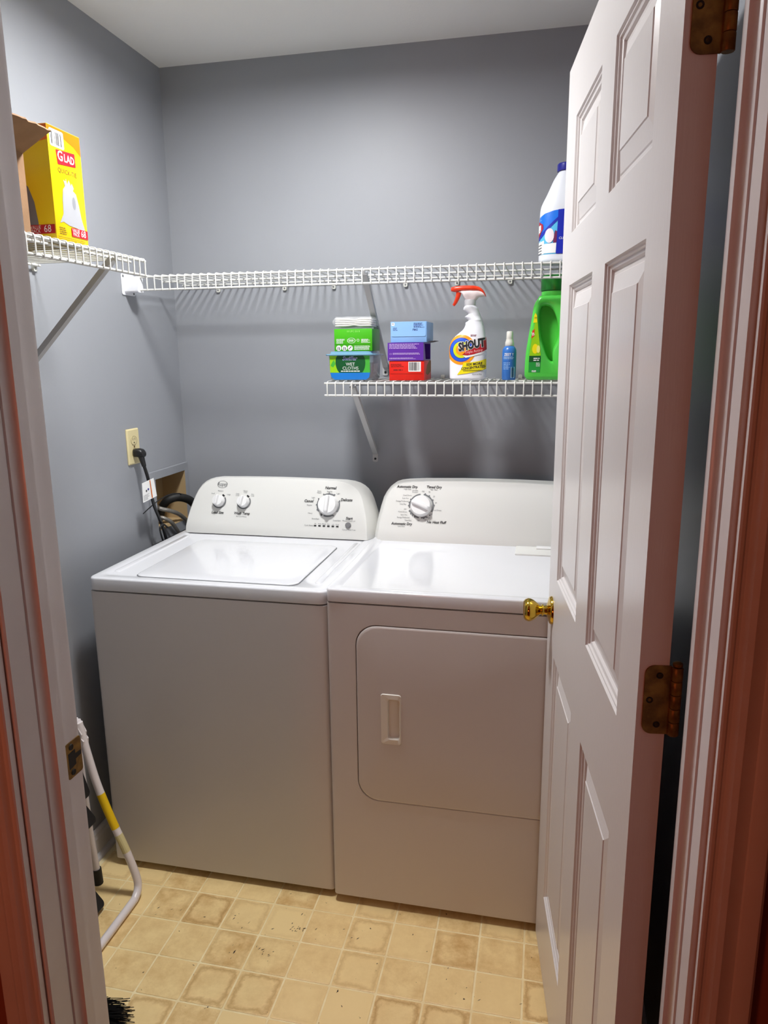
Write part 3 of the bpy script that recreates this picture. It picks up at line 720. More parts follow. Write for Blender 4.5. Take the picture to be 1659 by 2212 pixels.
# white end bracket that carries the upper shelf on the left wall
bm = bmesh.new(); loops(bm, [[(h, a, b) for a, b in rrect(0.074, 0.064, 0.006, 4, -0.302, 1.7195)] for h in (0.0006, 0.0035)])
eb = mk('end_bracket', bm, mWhitePl, up_shelf, bevel=0.0008, label='white plastic end bracket on the left wall')
bm = bmesh.new(); loops(bm, [[(h, a, b) for a, b in rrect(0.034, 0.048, 0.006, 4, -0.312, 1.7185)] for h in (0.0036, 0.046, 0.050)], cap1=True); mk('rail_cup', bm, mWhitePl, eb, smooth=40)
for dy, dz in ((-0.029, 0.025), (0.027, 0.025), (0.027, -0.025)):
    bm = bmesh.new(); lathe(bm, [(0.004, 0), (0.004, 0.001), (0.001, 0.0015)], 10, basis((0.0036, -0.302 + dy, 1.7195 + dz), (0, 1, 0), (0, 0, 1), (1, 0, 0))); mk('screw', bm, mGreyPrint, eb)

# left wall shelf: front rail along y
ls = thing('wire_shelf', (0.15, -1.15, 1.695), 'white wire shelf on the left wall carrying the yellow box', 'shelf', 'white wire shelves')
xF, yA, yB, zt, drop = 0.310, -0.738, -1.585, 1.7300, 0.0345
for nm, x, z, r in (('front_rail', xF, zt, 0.0034), ('lip_rail', xF, zt - drop, 0.0034), ('middle_rail', 0.155, zt, 0.003), ('middle_rail', 0.270, zt, 0.003), ('back_rail', 0.012, zt, 0.003)):
    bm = bmesh.new(); tube(bm, [(x, yA + 0.006, z), (x, yB, z)], r, 10); mk(nm, bm, mWire, ls, smooth=60)
src = None
for k in range(33):
    y = yA - 0.004 - k * 0.0255
    if src is None:
        rr = 0.0053; pts = [(0.006, y, zt + rr), (xF - 0.004, y, zt + rr), (xF + 0.0035, y, zt + 0.0035), (xF + rr, y, zt - 0.001), (xF + rr, y, zt - drop - 0.002)]
        src = mk('wire', wire_mesh(pts), mWire, ls, smooth=60); off = WO[src.name] - Vector((0, y, 0))
    else: share(src, 'wire', Vector((0, y, 0)) + off, ls)
strut(ls, (xF - 0.004, -0.860, zt - 0.012), (0, -0.860, 1.425), (1, 0, 0), (0, 1, 0))
for y in (-0.745, -0.99, -1.25): wall_clip(ls, (0, y, zt - 0.004), (1, 0, 0), (0, 1, 0))

# ================================================================== THINGS ON THE LEFT SHELF
ZLS = 1.7375                                    # top of the left shelf's wires
def boxpart(name, x0, x1, y0, y1, z0, z1, mat, parent, bev=0.0012): return mk(name, B(x0, x1, y0, y1, z0, z1), mat, parent, bevel=bev)
FX = lambda x: plane_map((x, 0, 0), (0, 1, 0), (0, 0, 1))       # print on a face looking +x : (u, v) = (y, z)
FY = lambda y: plane_map((0, y, 0), (1, 0, 0), (0, 0, 1))       # print on a face looking -y : (u, v) = (x, z)

gb_ = thing('trash_bag_box', (0.19, -0.985, ZLS), 'yellow cardboard trash bag box standing on the left wire shelf', 'box')
gx0, gx1, gy0, gy1, gz0, gz1 = 0.100, 0.288, -1.041, -0.931, ZLS, 1.964
boxpart('carton', gx0, gx1, gy0, gy1, gz0, gz1, mYellow, gb_)
fx = FX(gx1); fy = FY(gy0)
Decal().poly([(gy0 + 0.001, gz1 - 0.001), (gy0 + 0.001, gz1 - 0.010), (-0.985, gz1 - 0.018), (-0.955, gz1 - 0.026), (gy1 - 0.001, gz1 - 0.040), (gy1 - 0.001, gz1 - 0.001)]).put('orange_band', mOrange, gb_, fx, 0.0003)
Decal().poly([(gx0 + 0.001, gz1 - 0.060), (gx1 - 0.001, gz1 - 0.030), (gx1 - 0.001, gz1 - 0.001), (gx0 + 0.001, gz1 - 0.001)]).put('orange_band', mOrange, gb_, fy, 0.0003)
lb = Decal().poly(rrect(0.046, 0.034, 0.004, 3, -1.012, gz1 - 0.023)).put('barcode_label', mWhitePrint, gb_, fx, 0.0006)
Decal().bars(-1.031, -0.994, gz1 - 0.036, gz1 - 0.011, 14).put('small_barcode', mBlkPrint, lb, fx, 0.0008)
Decal().poly([(-1.018, 1.920), (-0.9545, 1.925), (-0.9535, 1.898), (-1.015, 1.892)]).put('red_badge', mDkRed, gb_, fx, 0.0006)
word(gb_, mWhitePrint, fx, 'G', -1.0055, 1.909, 0.020, 0.0009, bold=0.02, sx=0.9); word(gb_, mWhitePrint, fx, 'LAD', -0.9755, 1.908, 0.0155, 0.0009, bold=0.02, sx=0.86)
word(gb_, M('brown_print', (120, 76, 6), 0.5), fx, 'QUICK-TIE', -0.985, 1.881, 0.0095, bold=0.01)
bag = [(-1.026, 1.775), (-1.012, 1.795), (-1.010, 1.825), (-1.006, 1.845), (-0.998, 1.852), (-1.002, 1.864), (-0.996, 1.862), (-0.993, 1.868), (-0.990, 1.857), (-0.984, 1.867), (-0.979, 1.860), (-0.981, 1.855), (-0.974, 1.862), (-0.968, 1.853), (-0.972, 1.848), (-0.962, 1.842), (-0.955, 1.820), (-0.950, 1.795), (-0.938, 1.765), (-0.952, 1.769), (-0.968, 1.772), (-0.995, 1.774), (-1.014, 1.779)]
Decal().poly(bag).put('bag_picture', M('bag_print', (168, 169, 174), 0.4), gb_, fx, 0.0006)
Decal().disc(-0.972, 1.822, 0.006, 14, 0.013).put('bag_shade', mBag, gb_, fx, 0.0008)
for f_, a, b in ((fx, -0.9895, -0.9325), (fy, 0.2235, 0.286)):
    z0, z1 = (1.753, 1.771) if f_ is fx else (1.752, 1.770)
    Decal().rect(a, b, z0, z1).put('value_banner', mDkRed, gb_, f_, 0.0010)
    w_ = b - a
    word(gb_, mWhitePrint, f_, 'VALUE', a + w_ * 0.27, z1 - 0.0052, 0.0072, 0.0012, sx=0.85); word(gb_, mWhitePrint, f_, 'PACK', a + w_ * 0.27, z0 + 0.0052, 0.0072, 0.0012, sx=0.85); word(gb_, mWhitePrint, f_, '68', a + w_ * 0.72, (z0 + z1) / 2, 0.0145, 0.0012, sx=0.9)
Decal().lines(-1.030, -1.004, 1.752, 1.768, 4, 0.4).put('small_print', M('brown_print2', (120, 90, 20), 0.5), gb_, fx, 0.0006)
Decal().lines(-1.036, -0.934, 1.7425, 1.7505, 2, 0.4, 0.1).put('small_print', M('olive_print', (190, 165, 30), 0.5), gb_, fx, 0.0006)
# bag picture on the shaded side
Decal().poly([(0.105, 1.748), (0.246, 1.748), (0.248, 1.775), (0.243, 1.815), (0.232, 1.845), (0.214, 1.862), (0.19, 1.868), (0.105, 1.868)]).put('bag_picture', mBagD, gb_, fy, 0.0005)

cb = thing('cardboard_box', (0.15, -1.28, ZLS), 'open brown cardboard box beside the yellow box, half hidden by the door jamb', 'box')
cx0, cx1, cy0, cy1, cz0, cz1 = 0.015, 0.272, -1.460, -1.100, ZLS, 1.893
th = 0.004
boxpart('bottom', cx0, cx1, cy0, cy1, cz0, cz0 + th, mCard, cb, 0)
boxpart('side', cx1 - th, cx1, cy0, cy1, cz0 + th, cz1, mCard, cb, 0); boxpart('side', cx0, cx0 + th, cy0, cy1, cz0 + th, cz1, mCard, cb, 0)
boxpart('end', cx0 + th, cx1 - th, cy1 - th, cy1, cz0 + th, cz1, mCard, cb, 0); boxpart('end', cx0 + th, cx1 - th, cy0, cy0 + th, cz0 + th, cz1, mCard, cb, 0)
# long flap folded out over the room, its free edge torn
bm = bmesh.new(); a0 = Vector((cx1, 0, cz1)); dirf = Vector((0.064, 0, 0.034)).normalized(); nf = Vector((-dirf.z, 0, dirf.x)); n = 40
low, top_ = [], []
for k in range(n + 1):
    y = cy0 + (cy1 - cy0) * k / n; ln = 0.076 + random.uniform(-0.002, 0.002) + (0.006 if random.random() < 0.08 else 0)
    low.append((a0 + Vector((0, y, 0)), a0 + dirf * ln + Vector((0, y, 0))))
rings = []
for h in (0, 0.0035):
    rings.append([[p + nf * h for p in pr_] for pr_ in low])
V0 = [[bm.verts.new(q) for q in pr_] for pr_ in rings[0]]; V1 = [[bm.verts.new(q) for q in pr_] for pr_ in rings[1]]
for k in range(n):
    bm.faces.new((V0[k][0], V0[k][1], V0[k + 1][1], V0[k + 1][0])); bm.faces.new((V1[k][0], V1[k + 1][0], V1[k + 1][1], V1[k][1]))
    bm.faces.new((V0[k][1], V1[k][1], V1[k + 1][1], V0[k + 1][1])); bm.faces.new((V0[k][0], V0[k + 1][0], V1[k + 1][0], V1[k][0]))
for k in (0, n): bm.faces.new((V0[k][0], V0[k][1], V1[k][1], V1[k][0]))
mk('flap', bm, mCard, cb)
mk('flap', B(cx0, cx0 + 0.004, cy0, cy1, cz1 + 0.0002, cz1 + 0.075), mCard, cb)

# ================================================================== THINGS ON THE LOWER BACK SHELF
ZB = ZL + 0.0072
# --- tub of wet cloths
tb = thing('wipes_tub', (0.715, -0.22, ZB), 'clear tub of wet cloths with a green label under the bright green carton', 'tub')
def taper_box(x0, x1, y0, y1, z0, z1, grow, r, mat, name, parent, wall=None):
    bm = bmesh.new(); cxx, cyy = (x0 + x1) / 2, (y0 + y1) / 2; rings = []
    for d_, z in ((0.006, z0), (0.001, z0 + 0.006), (-grow, z1)):
        rings.append([(x, y, z) for x, y in ins(rrect(x1 - x0, y1 - y0, r, 5, cxx, cyy), d_, cxx, cyy)])
    loops(bm, rings); return mk(name, bm, mat, parent, smooth=40)
tx0, tx1, ty0, ty1, tz1 = 0.645, 0.781, -0.275, -0.150, ZB + 0.079
taper_box(tx0, tx1, ty0, ty1, ZB, tz1, 0.003, 0.016, mClearPl, 'tub_body', tb)
taper_box(tx0 + 0.004, tx1 - 0.03, ty0 + 0.004, ty1 - 0.02, ZB + 0.003, ZB + 0.055, 0.001, 0.012, mCloth, 'cloths', tb)
bm = bmesh.new(); P_ = rrect(tx1 - tx0 + 0.02, ty1 - ty0 + 0.02, 0.018, 5, (tx0 + tx1) / 2, (ty0 + ty1) / 2)
loops(bm, [[(x, y, z) for x, y in ins(P_, d_, (tx0 + tx1) / 2, (ty0 + ty1) / 2)] for d_, z in ((0.008, tz1 - 0.004), (0, tz1 - 0.004), (-0.001, tz1 - 0.001), (0.001, tz1 + 0.001), (0.010, tz1 + 0.001), (0.012, tz1 + 0.008), (0.016, tz1 + 0.009))])
mk('tub_lid', bm, mLidPl, tb, smooth=35)
def Ft(u, v, h): return Vector((u, ty0 + 0.001 - 0.004 * (v - ZB) / 0.079 - h, v))
Decal().poly([(tx0 + 0.018, ZB + 0.003), (tx1 - 0.018, ZB + 0.003), (tx1 - 0.009, ZB + 0.010), (tx1 - 0.006, ZB + 0.024), (tx0 + 0.004, ZB + 0.024), (tx0 + 0.008, ZB + 0.010)]).put('blue_band', mTubBlue, tb, Ft, 0.0006)
Decal().rect(tx0 + 0.004, tx1 - 0.006, ZB + 0.024, ZB + 0.075).put('green_label', mMidGreen, tb, Ft, 0.0006)
Decal().rect(tx0 + 0.004, tx0 + 0.034, ZB + 0.024, ZB + 0.075).put('lime_panel', mLime, tb, Ft, 0.0008)
Decal().poly([(tx0 + 0.006, ZB + 0.045), (tx0 + 0.014, ZB + 0.040), (tx0 + 0.022, ZB + 0.050), (tx0 + 0.018, ZB + 0.062), (tx0 + 0.012, ZB + 0.056)]).put('leaf_print', mMidGreen, tb, Ft, 0.001)
cxx = (tx0 + tx1) / 2 + 0.001
Decal().poly([(cxx + 0.047 * math.cos(math.radians(a)), ZB + min(0.075, max(0.0245, 0.054 + 0.047 * math.sin(math.radians(a))))) for a in range(0, 360, 10)]).put('dark_green_oval', mDkGreen, tb, Ft, 0.001)
word(tb, mWhitePrint, Ft, 'Swiffer', cxx - 0.002, ZB + 0.066, 0.0125, 0.0012, shear=0.25, bold=0.035, sx=0.95)
word(tb, mDkBlue, Ft, 'Swiffer', cxx - 0.002, ZB + 0.066, 0.0125, 0.0015, shear=0.25, bold=-0.008, sx=0.95)
word(tb, mWhitePrint, Ft, 'WET', cxx, ZB + 0.049, 0.0095, 0.0014); word(tb, mWhitePrint, Ft, 'CLOTHS', cxx, ZB + 0.037, 0.0095, 0.0014)
Decal().lines(cxx - 0.03, cxx + 0.03, ZB + 0.0265, ZB + 0.0305, 1, 0.7, 0).put('small_print', mWhitePrint, tb, Ft, 0.0014)
# --- green box on the tub
zg0 = tz1 + 0.0095
gn = thing('refill_box', (0.722, -0.21, zg0), 'bright green carton with white icons on top of the wipes tub', 'box')
boxpart('carton', 0.662, 0.781, -0.268, -0.165, zg0, zg0 + 0.066, mGreenC, gn)
f_ = FY(-0.268)
word(gn, M('pale_green_print', (150, 220, 110), 0.5), f_, '18 UPC EA 8', 0.722, zg0 + 0.058, 0.0055)
Decal().lines(0.669, 0.698, zg0 + 0.022, zg0 + 0.037, 5, 0.45).put('small_print', mWhitePrint, gn, f_)
Decal().arc(0.716, zg0 + 0.031, 0.0115, 0.0128, 0, 360, 24, 0.62).put('oval_mark', mWhitePrint, gn, f_)
Decal().lines(0.708, 0.724, zg0 + 0.0275, zg0 + 0.0345, 3, 0.5, 0.1).put('small_print', mWhitePrint, gn, f_)
Decal().arc(0.737, zg0 + 0.032, 0.0030, 0.0040, 0, 360, 16).put('round_mark', mWhitePrint, gn, f_)
Decal().lines(0.747, 0.775, zg0 + 0.024, zg0 + 0.036, 4, 0.5).put('small_print', mWhitePrint, gn, f_)
Decal().rect(0.664, 0.779, zg0 + 0.0195, zg0 + 0.0202).put('fold_line', M('fold_green', (40, 130, 15), 0.5), gn, f_)
for k, x in enumerate((0.676, 0.694, 0.712)):
    q = Decal().disc(x, zg0 + 0.009, 0.0080).put('round_icon', mWhitePrint, gn, f_)
    if k < 2:
        Decal().poly([(x - 0.0045, zg0 + 0.004), (x - 0.002, zg0 + 0.003), (x - 0.001, zg0 + 0.014), (x - 0.003, zg0 + 0.013)]).put('icon_mark', mBlkPrint, q, f_, 0.0007); Decal().poly([(x + 0.001, zg0 + 0.003), (x + 0.004, zg0 + 0.004), (x + 0.003, zg0 + 0.013), (x + 0.001, zg0 + 0.012)]).put('icon_mark', mBlkPrint, q, f_, 0.0007)
    else:
        Decal().poly([(x - 0.005, zg0 + 0.004), (x + 0.005, zg0 + 0.013), (x + 0.003, zg0 + 0.0145), (x - 0.0055, zg0 + 0.006)]).put('icon_mark', mBlkPrint, q, f_, 0.0007)
Decal().lines(0.725, 0.775, zg0 + 0.003, zg0 + 0.016, 5, 0.45, 0.1).put('small_print', mWhitePrint, gn, f_)
# --- folded cloths in plastic film on the green box
zp = zg0 + 0.0665
pk = thing('cloth_pack', (0.722, -0.232, zp), 'pack of folded white cloths in clear film on the green carton', 'pack')
for k in range(4):
    bm = bmesh.new(); rings = []; z0 = zp + 0.008 + k * 0.0068; nseg = 16
    for i in range(nseg + 1):
        t_ = i / nseg; x = 0.666 + 0.112 * t_; dip = 0.004 * math.exp(-((t_ - 0.52) / 0.13) ** 2) * (k - 1.5) / 1.5
        hh = 0.0035 - 0.0008 * math.exp(-((t_ - 0.52) / 0.13) ** 2); zc = z0 - dip + 0.0008 * math.sin(9 * t_ + k)
        sc = 1 - 0.35 * max(0, abs(t_ - 0.5) * 2 - 0.92) / 0.08
        rings.append([(x, -0.232 + 0.036 * math.copysign(abs(math.cos(a)) ** 0.35, math.cos(a)) , zc + hh * sc * math.copysign(abs(math.sin(a)) ** 0.7, math.sin(a))) for a in [2 * math.pi * j / 20 for j in range(20)]])
    loops(bm, rings); mk('folded_cloth', bm, mCloth, pk, smooth=60)
bm = bmesh.new(); rings = []
for i in range(15):
    t_ = i / 14; x = 0.6595 + 0.126 * t_; tw = 0.45 if i in (0, 14) else 1.0
    rings.append([(x + random.uniform(-0.001, 0.001), -0.232 + 0.041 * math.copysign(abs(math.cos(a)) ** 0.4, math.cos(a)), zp + 0.0185 + tw * (0.0175 + random.uniform(-0.001, 0.0012)) * math.copysign(abs(math.sin(a)) ** 0.6, math.sin(a))) for a in [2 * math.pi * j / 20 for j in range(20)]])
loops(bm, rings); mk('film_wrap', bm, mFilm, pk, smooth=60, label='clear crinkled plastic film')

# --- red, purple and light blue cartons in a stack
rz = ZB
rb = thing('carton_box', (0.887, -0.20, rz), 'red carton with a barcode at the bottom of the stack of three', 'box', 'small cartons stacked on the lower shelf')
boxpart('carton', 0.833, 0.940, -0.268, -0.130, rz, rz + 0.0585, mRed, rb)
f_ = FY(-0.268)
lb = Decal().rect(0.892, 0.930, rz + 0.026, rz + 0.055).put('barcode_label', mWhitePrint, rb, f_); Decal().bars(0.8945, 0.9275, rz + 0.029, rz + 0.0535, 14).put('small_barcode', mBlkPrint, lb, f_, 0.0007)
mDR = M('maroon_print', (120, 16, 12), 0.5)
Decal().lines(0.838, 0.880, rz + 0.039, rz + 0.050, 3, 0.45).put('small_print', mDR, rb, f_); Decal().lines(0.846, 0.876, rz + 0.028, rz + 0.034, 1, 0.6, 0.1).put('small_print', mDR, rb, f_)
Decal().rect(0.837, 0.936, rz + 0.0192, rz + 0.0200).put('flap_line', mDR, rb, f_)
# torn side of the red carton
f2 = FX(0.940); Decal().poly([(-0.24, rz + 0.020), (-0.215, rz + 0.044), (-0.17, rz + 0.058), (-0.14, rz + 0.0575), (-0.14, rz + 0.024), (-0.20, rz + 0.014)]).put('torn_patch', mCard, rb, f2)
pz = rz + 0.059
pb = thing('carton_box', (0.884, -0.20, pz), 'purple carton with an open flap between the red and light blue cartons', 'box', 'small cartons stacked on the lower shelf')
bm = bmesh.new(); x0, x1, y0, y1, z0, z1 = 0.829, 0.938, -0.270, -0.130, pz, pz + 0.0525
v = [bm.verts.new(p) for p in ((x0, y0, z0), (x1, y0, z0), (x1, y1, z0), (x0, y1, z0), (x0, y0, z1), (x1, y0, z1), (x1, y1, z1), (x0, y1, z1))]
for q in ((3, 2, 1, 0), (4, 5, 6, 7), (0, 1, 5, 4), (2, 3, 7, 6), (3, 0, 4, 7)): bm.faces.new([v[i] for i in q])
# recessed open end on the right
e_ = [bm.verts.new(p) for p in ((x1, y0 + 0.042, z0 + 0.003), (x1, y1 - 0.003, z0 + 0.003), (x1, y1 - 0.003, z1 - 0.003), (x1, y0 + 0.020, z1 - 0.003))]
i_ = [bm.verts.new((p.co.x - 0.05, p.co.y, p.co.z)) for p in e_]
for k in range(4):
    a, b = (1, 2, 6, 5)[k], (1, 2, 6, 5)[(k + 1) % 4]
    bm.faces.new((v[a], v[b], e_[(k + 1) % 4], e_[k])); bm.faces.new((e_[k], e_[(k + 1) % 4], i_[(k + 1) % 4], i_[k]))
bm.faces.new(i_); mk('carton', bm, mPurple, pb)
mLil = M('lilac_print', (196, 170, 224), 0.5); f_ = FY(-0.270)
Decal().lines(0.834, 0.926, pz + 0.034, pz + 0.050, 4, 0.5, 0.2).put('small_print', mLil, pb, f_); Decal().lines(0.845, 0.930, pz + 0.017, pz + 0.023, 2, 0.55, 0.1).put('small_print', mLil, pb, f_); Decal().lines(0.834, 0.915, pz + 0.0035, pz + 0.009, 2, 0.5, 0.1).put('small_print', mLil, pb, f_)
Decal().arc(0.8385, pz + 0.0195, 0.0028, 0.0035, 0, 360, 14, 0.6).put('oval_mark', mLil, pb, f_)
bm = bmesh.new(); prism(bm, [(-0.262, 0), (-0.142, 0), (-0.150, 0.030), (-0.235, 0.030)], lambda a, b: (0.9385 + b * 0.95, a, pz + 0.0520 + b * 0.18), lambda a, b: (0.9385 + b * 0.95, a, pz + 0.0526 + b * 0.18)); mk('flap', bm, M('grey_card', (96, 90, 92), 0.7), pb)
lz = pz + 0.053
lbx = thing('carton_box', (0.892, -0.20, lz), 'light blue carton with a tuck flap on top of the stack of three', 'box', 'small cartons stacked on the lower shelf')
boxpart('carton', 0.8375, 0.947, -0.266, -0.135, lz, lz + 0.0605, mLBlue, lbx)
bm = bmesh.new(); P_ = [(0.8395, lz + 0.0600), (0.8395, lz + 0.022), (0.8415, lz + 0.018), (0.845, lz + 0.0172), (0.939, lz + 0.0172), (0.9425, lz + 0.018), (0.9445, lz + 0.022), (0.9445, lz + 0.0600)]
prism(bm, P_, lambda a, b: (a, -0.2662, b), lambda a, b: (a, -0.2672, b)); fp = mk('tuck_flap', bm, mLBlue, lbx)
f_ = FY(-0.2672); mNv = M('navy_print', (36, 60, 120), 0.5)
Decal().rect(0.841, 0.850, lz + 0.049, lz + 0.0575).put('white_tick', mWhitePrint, fp, f_, 0.0003); word(fp, mNv, f_, 'R', 0.8455, lz + 0.0533, 0.0055, 0.0006)
Decal().lines(0.845, 0.861, lz + 0.034, lz + 0.044, 3, 0.4).put('small_print', mNv, fp, f_, 0.0003); Decal().lines(0.908, 0.942, lz + 0.042, lz + 0.057, 5, 0.55).put('small_print', mNv, fp, f_, 0.0003)
word(fp, mNv, f_, 'P&G', 0.912, lz + 0.0365, 0.006, 0.0003, shear=0.2, bold=0.03)

# ------------------------------------------------------------------ bottles
def catmull(tab, k=5):
    out = []; n = len(tab)
    for i in range(n - 1):
        a, b, c, d_ = tab[max(i - 1, 0)], tab[i], tab[i + 1], tab[min(i + 2, n - 1)]
        for j in range(k):
            t_ = j / k; out.append(tuple(0.5 * ((2 * b[q]) + (c[q] - a[q]) * t_ + (2 * a[q] - 5 * b[q] + 4 * c[q] - d_[q]) * t_ ** 2 + (-a[q] + 3 * b[q] - 3 * c[q] + d_[q]) * t_ ** 3) for q in range(len(b))))
    out.append(tab[-1]); return out
class Bottle:
    """lofted body: table rows (z, left x, right x, half depth, squareness) around depth yc"""
    def __init__(s, tab, yc): s.t = catmull(tab); s.yc = yc
    def at(s, z):
        for a, b in zip(s.t, s.t[1:]):
            if a[0] <= z <= b[0]:
                k = (z - a[0]) / max(1e-9, b[0] - a[0]); return [a[q] + (b[q] - a[q]) * k for q in range(5)]
        return list(s.t[0] if z < s.t[0][0] else s.t[-1])
    def mesh(s, n=40):
        bm = bmesh.new(); rings = []
        for z, l, r, hd, ex in s.t:
            cx, hw = (l + r) / 2, (r - l) / 2
            rings.append([(cx + hw * math.copysign(abs(math.cos(a)) ** (2 / ex), math.cos(a)), s.yc + hd * math.copysign(abs(math.sin(a)) ** (2 / ex), math.sin(a)), z) for a in [2 * math.pi * k / n for k in range(n)]])
        return loops(bm, rings)
    def F(s, u, v, h):
        z, l, r, hd, ex = s.at(v); cx, hw = (l + r) / 2, (r - l) / 2
        x = max(-0.99, min(0.99, (u - cx) / hw)); y = (1 - abs(x) ** ex) ** (1 / ex)
        return Vector((cx + x * (hw + h * abs(x) ** 3), s.yc - y * hd - h, v))

# --- stain remover spray
sx = lambda c: 1.0710 + (c - 400) * 0.000252
sz = lambda c: ZB + (1298 - c) * 0.0002425
st = thing('spray_bottle', (1.066, -0.235, ZB), 'large white stain remover spray bottle with a red trigger', 'bottle')
tab = [(ZB, sx(205), sx(560), 0.026, 2.6), (ZB + 0.004, sx(182), sx(585), 0.030, 2.8), (sz(1250), sx(172), sx(603), 0.032, 2.8), (sz(1050), sx(170), sx(604), 0.032, 2.8), (sz(930), sx(166), sx(607), 0.032, 2.8), (sz(850), sx(180), sx(603), 0.032, 2.7), (sz(790), sx(215), sx(596), 0.031, 2.6), (sz(740), sx(268), sx(588), 0.029, 2.5), (sz(690), sx(325), sx(578), 0.027, 2.4), (sz(640), sx(350), sx(565), 0.025, 2.3),
       (sz(610), sx(352), sx(556), 0.0245, 2.3), (sz(598), sx(368), sx(552), 0.024, 2.3), (sz(580), sx(385), sx(547), 0.024, 2.3), (sz(545), sx(345), sx(535), 0.0235, 2.3), (sz(530), sx(352), sx(530), 0.023, 2.3), (sz(505), sx(382), sx(520), 0.0225, 2.2), (sz(465), sx(330), sx(505), 0.022, 2.2), (sz(440), sx(326), sx(494), 0.0215, 2.2), (sz(420), sx(334), sx(478), 0.020, 2.1), (sz(408), sx(345), sx(462), 0.018, 2.0)]
bt = Bottle(tab, -0.235); mk('bottle_body', bt.mesh(), mWhitePl, st, smooth=55)
mCollar = M('collar_plastic', (214, 214, 218), 0.35)
bm = bmesh.new(); lathe(bm, [(0.0160, sz(412)), (0.0168, sz(405)), (0.0168, sz(350)), (0.0155, sz(338))], 28, Matrix.Translation((sx(403), -0.235, 0))); mk('collar', bm, mCollar, st, smooth=35)
# white shroud and red cap of the trigger head
def side_loft(name, rows, mat, parent, yc=-0.235):
    """rows: (x, z bottom, z top, half width) along x"""
    bm = bmesh.new(); rings = []
    for x, zb, zt_, hw in catmull(rows, 4):
        c, hh = (zb + zt_) / 2, (zt_ - zb) / 2
        rings.append([(x, yc + hw * math.copysign(abs(math.cos(a)) ** 0.8, math.cos(a)), c + hh * math.copysign(abs(math.sin(a)) ** 0.8, math.sin(a))) for a in [2 * math.pi * k / 18 for k in range(18)]])
    loops(bm, rings); return mk(name, bm, mat, parent, smooth=55)
side_loft('trigger_shroud', [(sx(258), sz(252), sz(238), 0.006), (sx(300), sz(262), sz(225), 0.009), (sx(345), sz(335), sz(215), 0.0115), (sx(395), sz(372), sz(210), 0.0125), (sx(450), sz(370), sz(212), 0.012), (sx(500), sz(318), sz(218), 0.011), (sx(560), sz(304), sz(245), 0.009), (sx(578), sz(302), sz(285), 0.006)], M('shroud_plastic', (240, 226, 226), 0.35), st)
tr = side_loft('trigger_cap', [(sx(197), sz(240), sz(182), 0.0085), (sx(230), sz(244), sz(177), 0.0115), (sx(300), sz(238), sz(172), 0.0135), (sx(380), sz(236), sz(172), 0.0145), (sx(450), sz(238), sz(176), 0.0142), (sx(510), sz(246), sz(194), 0.0130), (sx(555), sz(272), sz(232), 0.0115), (sx(580), sz(306), sz(280), 0.009), (sx(584), sz(308), sz(298), 0.006)], mTrig, st)
bm = bmesh.new(); lathe(bm, [(0.0062, 0), (0.0062, 0.004), (0.0045, 0.005)], 14, basis((sx(197), -0.235, sz(212)), (0, 1, 0), (0, 0, 1), (-1, 0, 0))); mk('nozzle', bm, mTrig, tr, smooth=40)
bm = bmesh.new(); tube(bm, smooth_path([(sx(268), -0.235, sz(245)), (sx(262), -0.235, sz(285)), (sx(245), -0.235, sz(335)), (sx(222), -0.235, sz(380)), (sx(205), -0.235, sz(402))], 4), 0.006, 10, rf=lambda t_: 0.0082 - 0.0045 * t_, flat=0.8); mk('trigger_lever', bm, mTrig, st, smooth=60)
rc = (sx(318), sz(932))
def ring_print(name, r0, r1, mat, h, a0=0, a1=360):
    d = Decal(); n = 4; 
    for i in range(n): d.arc(rc[0], rc[1], r0 + (r1 - r0) * i / n, r0 + (r1 - r0) * (i + 1) / n, a0, a1, 48)
    d.put(name, mat, st, bt.F, h)
ring_print('orange_ring', 0.0345, 0.0435, mOrangePr, 0.0004); ring_print('blue_ring', 0.0240, 0.0350, mDkBlue, 0.0005); ring_print('blue_ring', 0.0255, 0.0335, M('royal_print', (36, 92, 214), 0.4), 0.0006); ring_print('lime_ring', 0.0150, 0.0240, M('lime_yellow_print', (206, 220, 20), 0.4), 0.0007); ring_print('orange_core', 0.0005, 0.0165, mOrangePr, 0.0008)
def cpoly(pts, name, mat, h, cut=0.006): return Decal().poly([(sx(a), sz(b)) for a, b in pts], cut).put(name, mat, st, bt.F, h)
cpoly([(330, 990), (380, 950), (470, 915), (545, 860), (604, 768), (606, 930), (560, 958), (460, 985), (390, 1000)], 'red_swoosh', mDkRed, 0.0012)
cpoly([(340, 1000), (395, 1002), (465, 988), (560, 962), (606, 935), (604, 950), (540, 985), (440, 1015), (370, 1028)], 'white_swoosh', mWhitePrint, 0.0013)
def cword(s_, x, y, size, mat, h, **k): return word(st, mat, bt.F, s_, sx(x), sz(y), size, h, cut=0.004, **k)
cword('SHOUT', 432, 878, 0.0235, mWhitePrint, 0.0016, rot=11, bold=0.13, sx=0.70, shear=0.15); cword('SHOUT', 432, 878, 0.0235, mBlkPrint, 0.0020, rot=11, bold=0.075, sx=0.70, shear=0.15)
cword('Triple Acting', 462, 952, 0.0082, M('pink_print', (244, 190, 190), 0.5), 0.0017, rot=9, sx=0.85)
cpoly([(345, 1085), (440, 1082), (530, 1068), (602, 1042), (602, 1165), (500, 1195), (390, 1215), (272, 1232), (330, 1150)], 'yellow_panel', mYelPr, 0.0012)
cword('50X MORE', 470, 1104, 0.0074, mBlkPrint, 0.0016, rot=5, bold=0.04, shear=0.15, sx=0.95); cword('CONCENTRATED', 456, 1146, 0.0072, mBlkPrint, 0.0016, rot=6, bold=0.04, shear=0.15, sx=0.86)
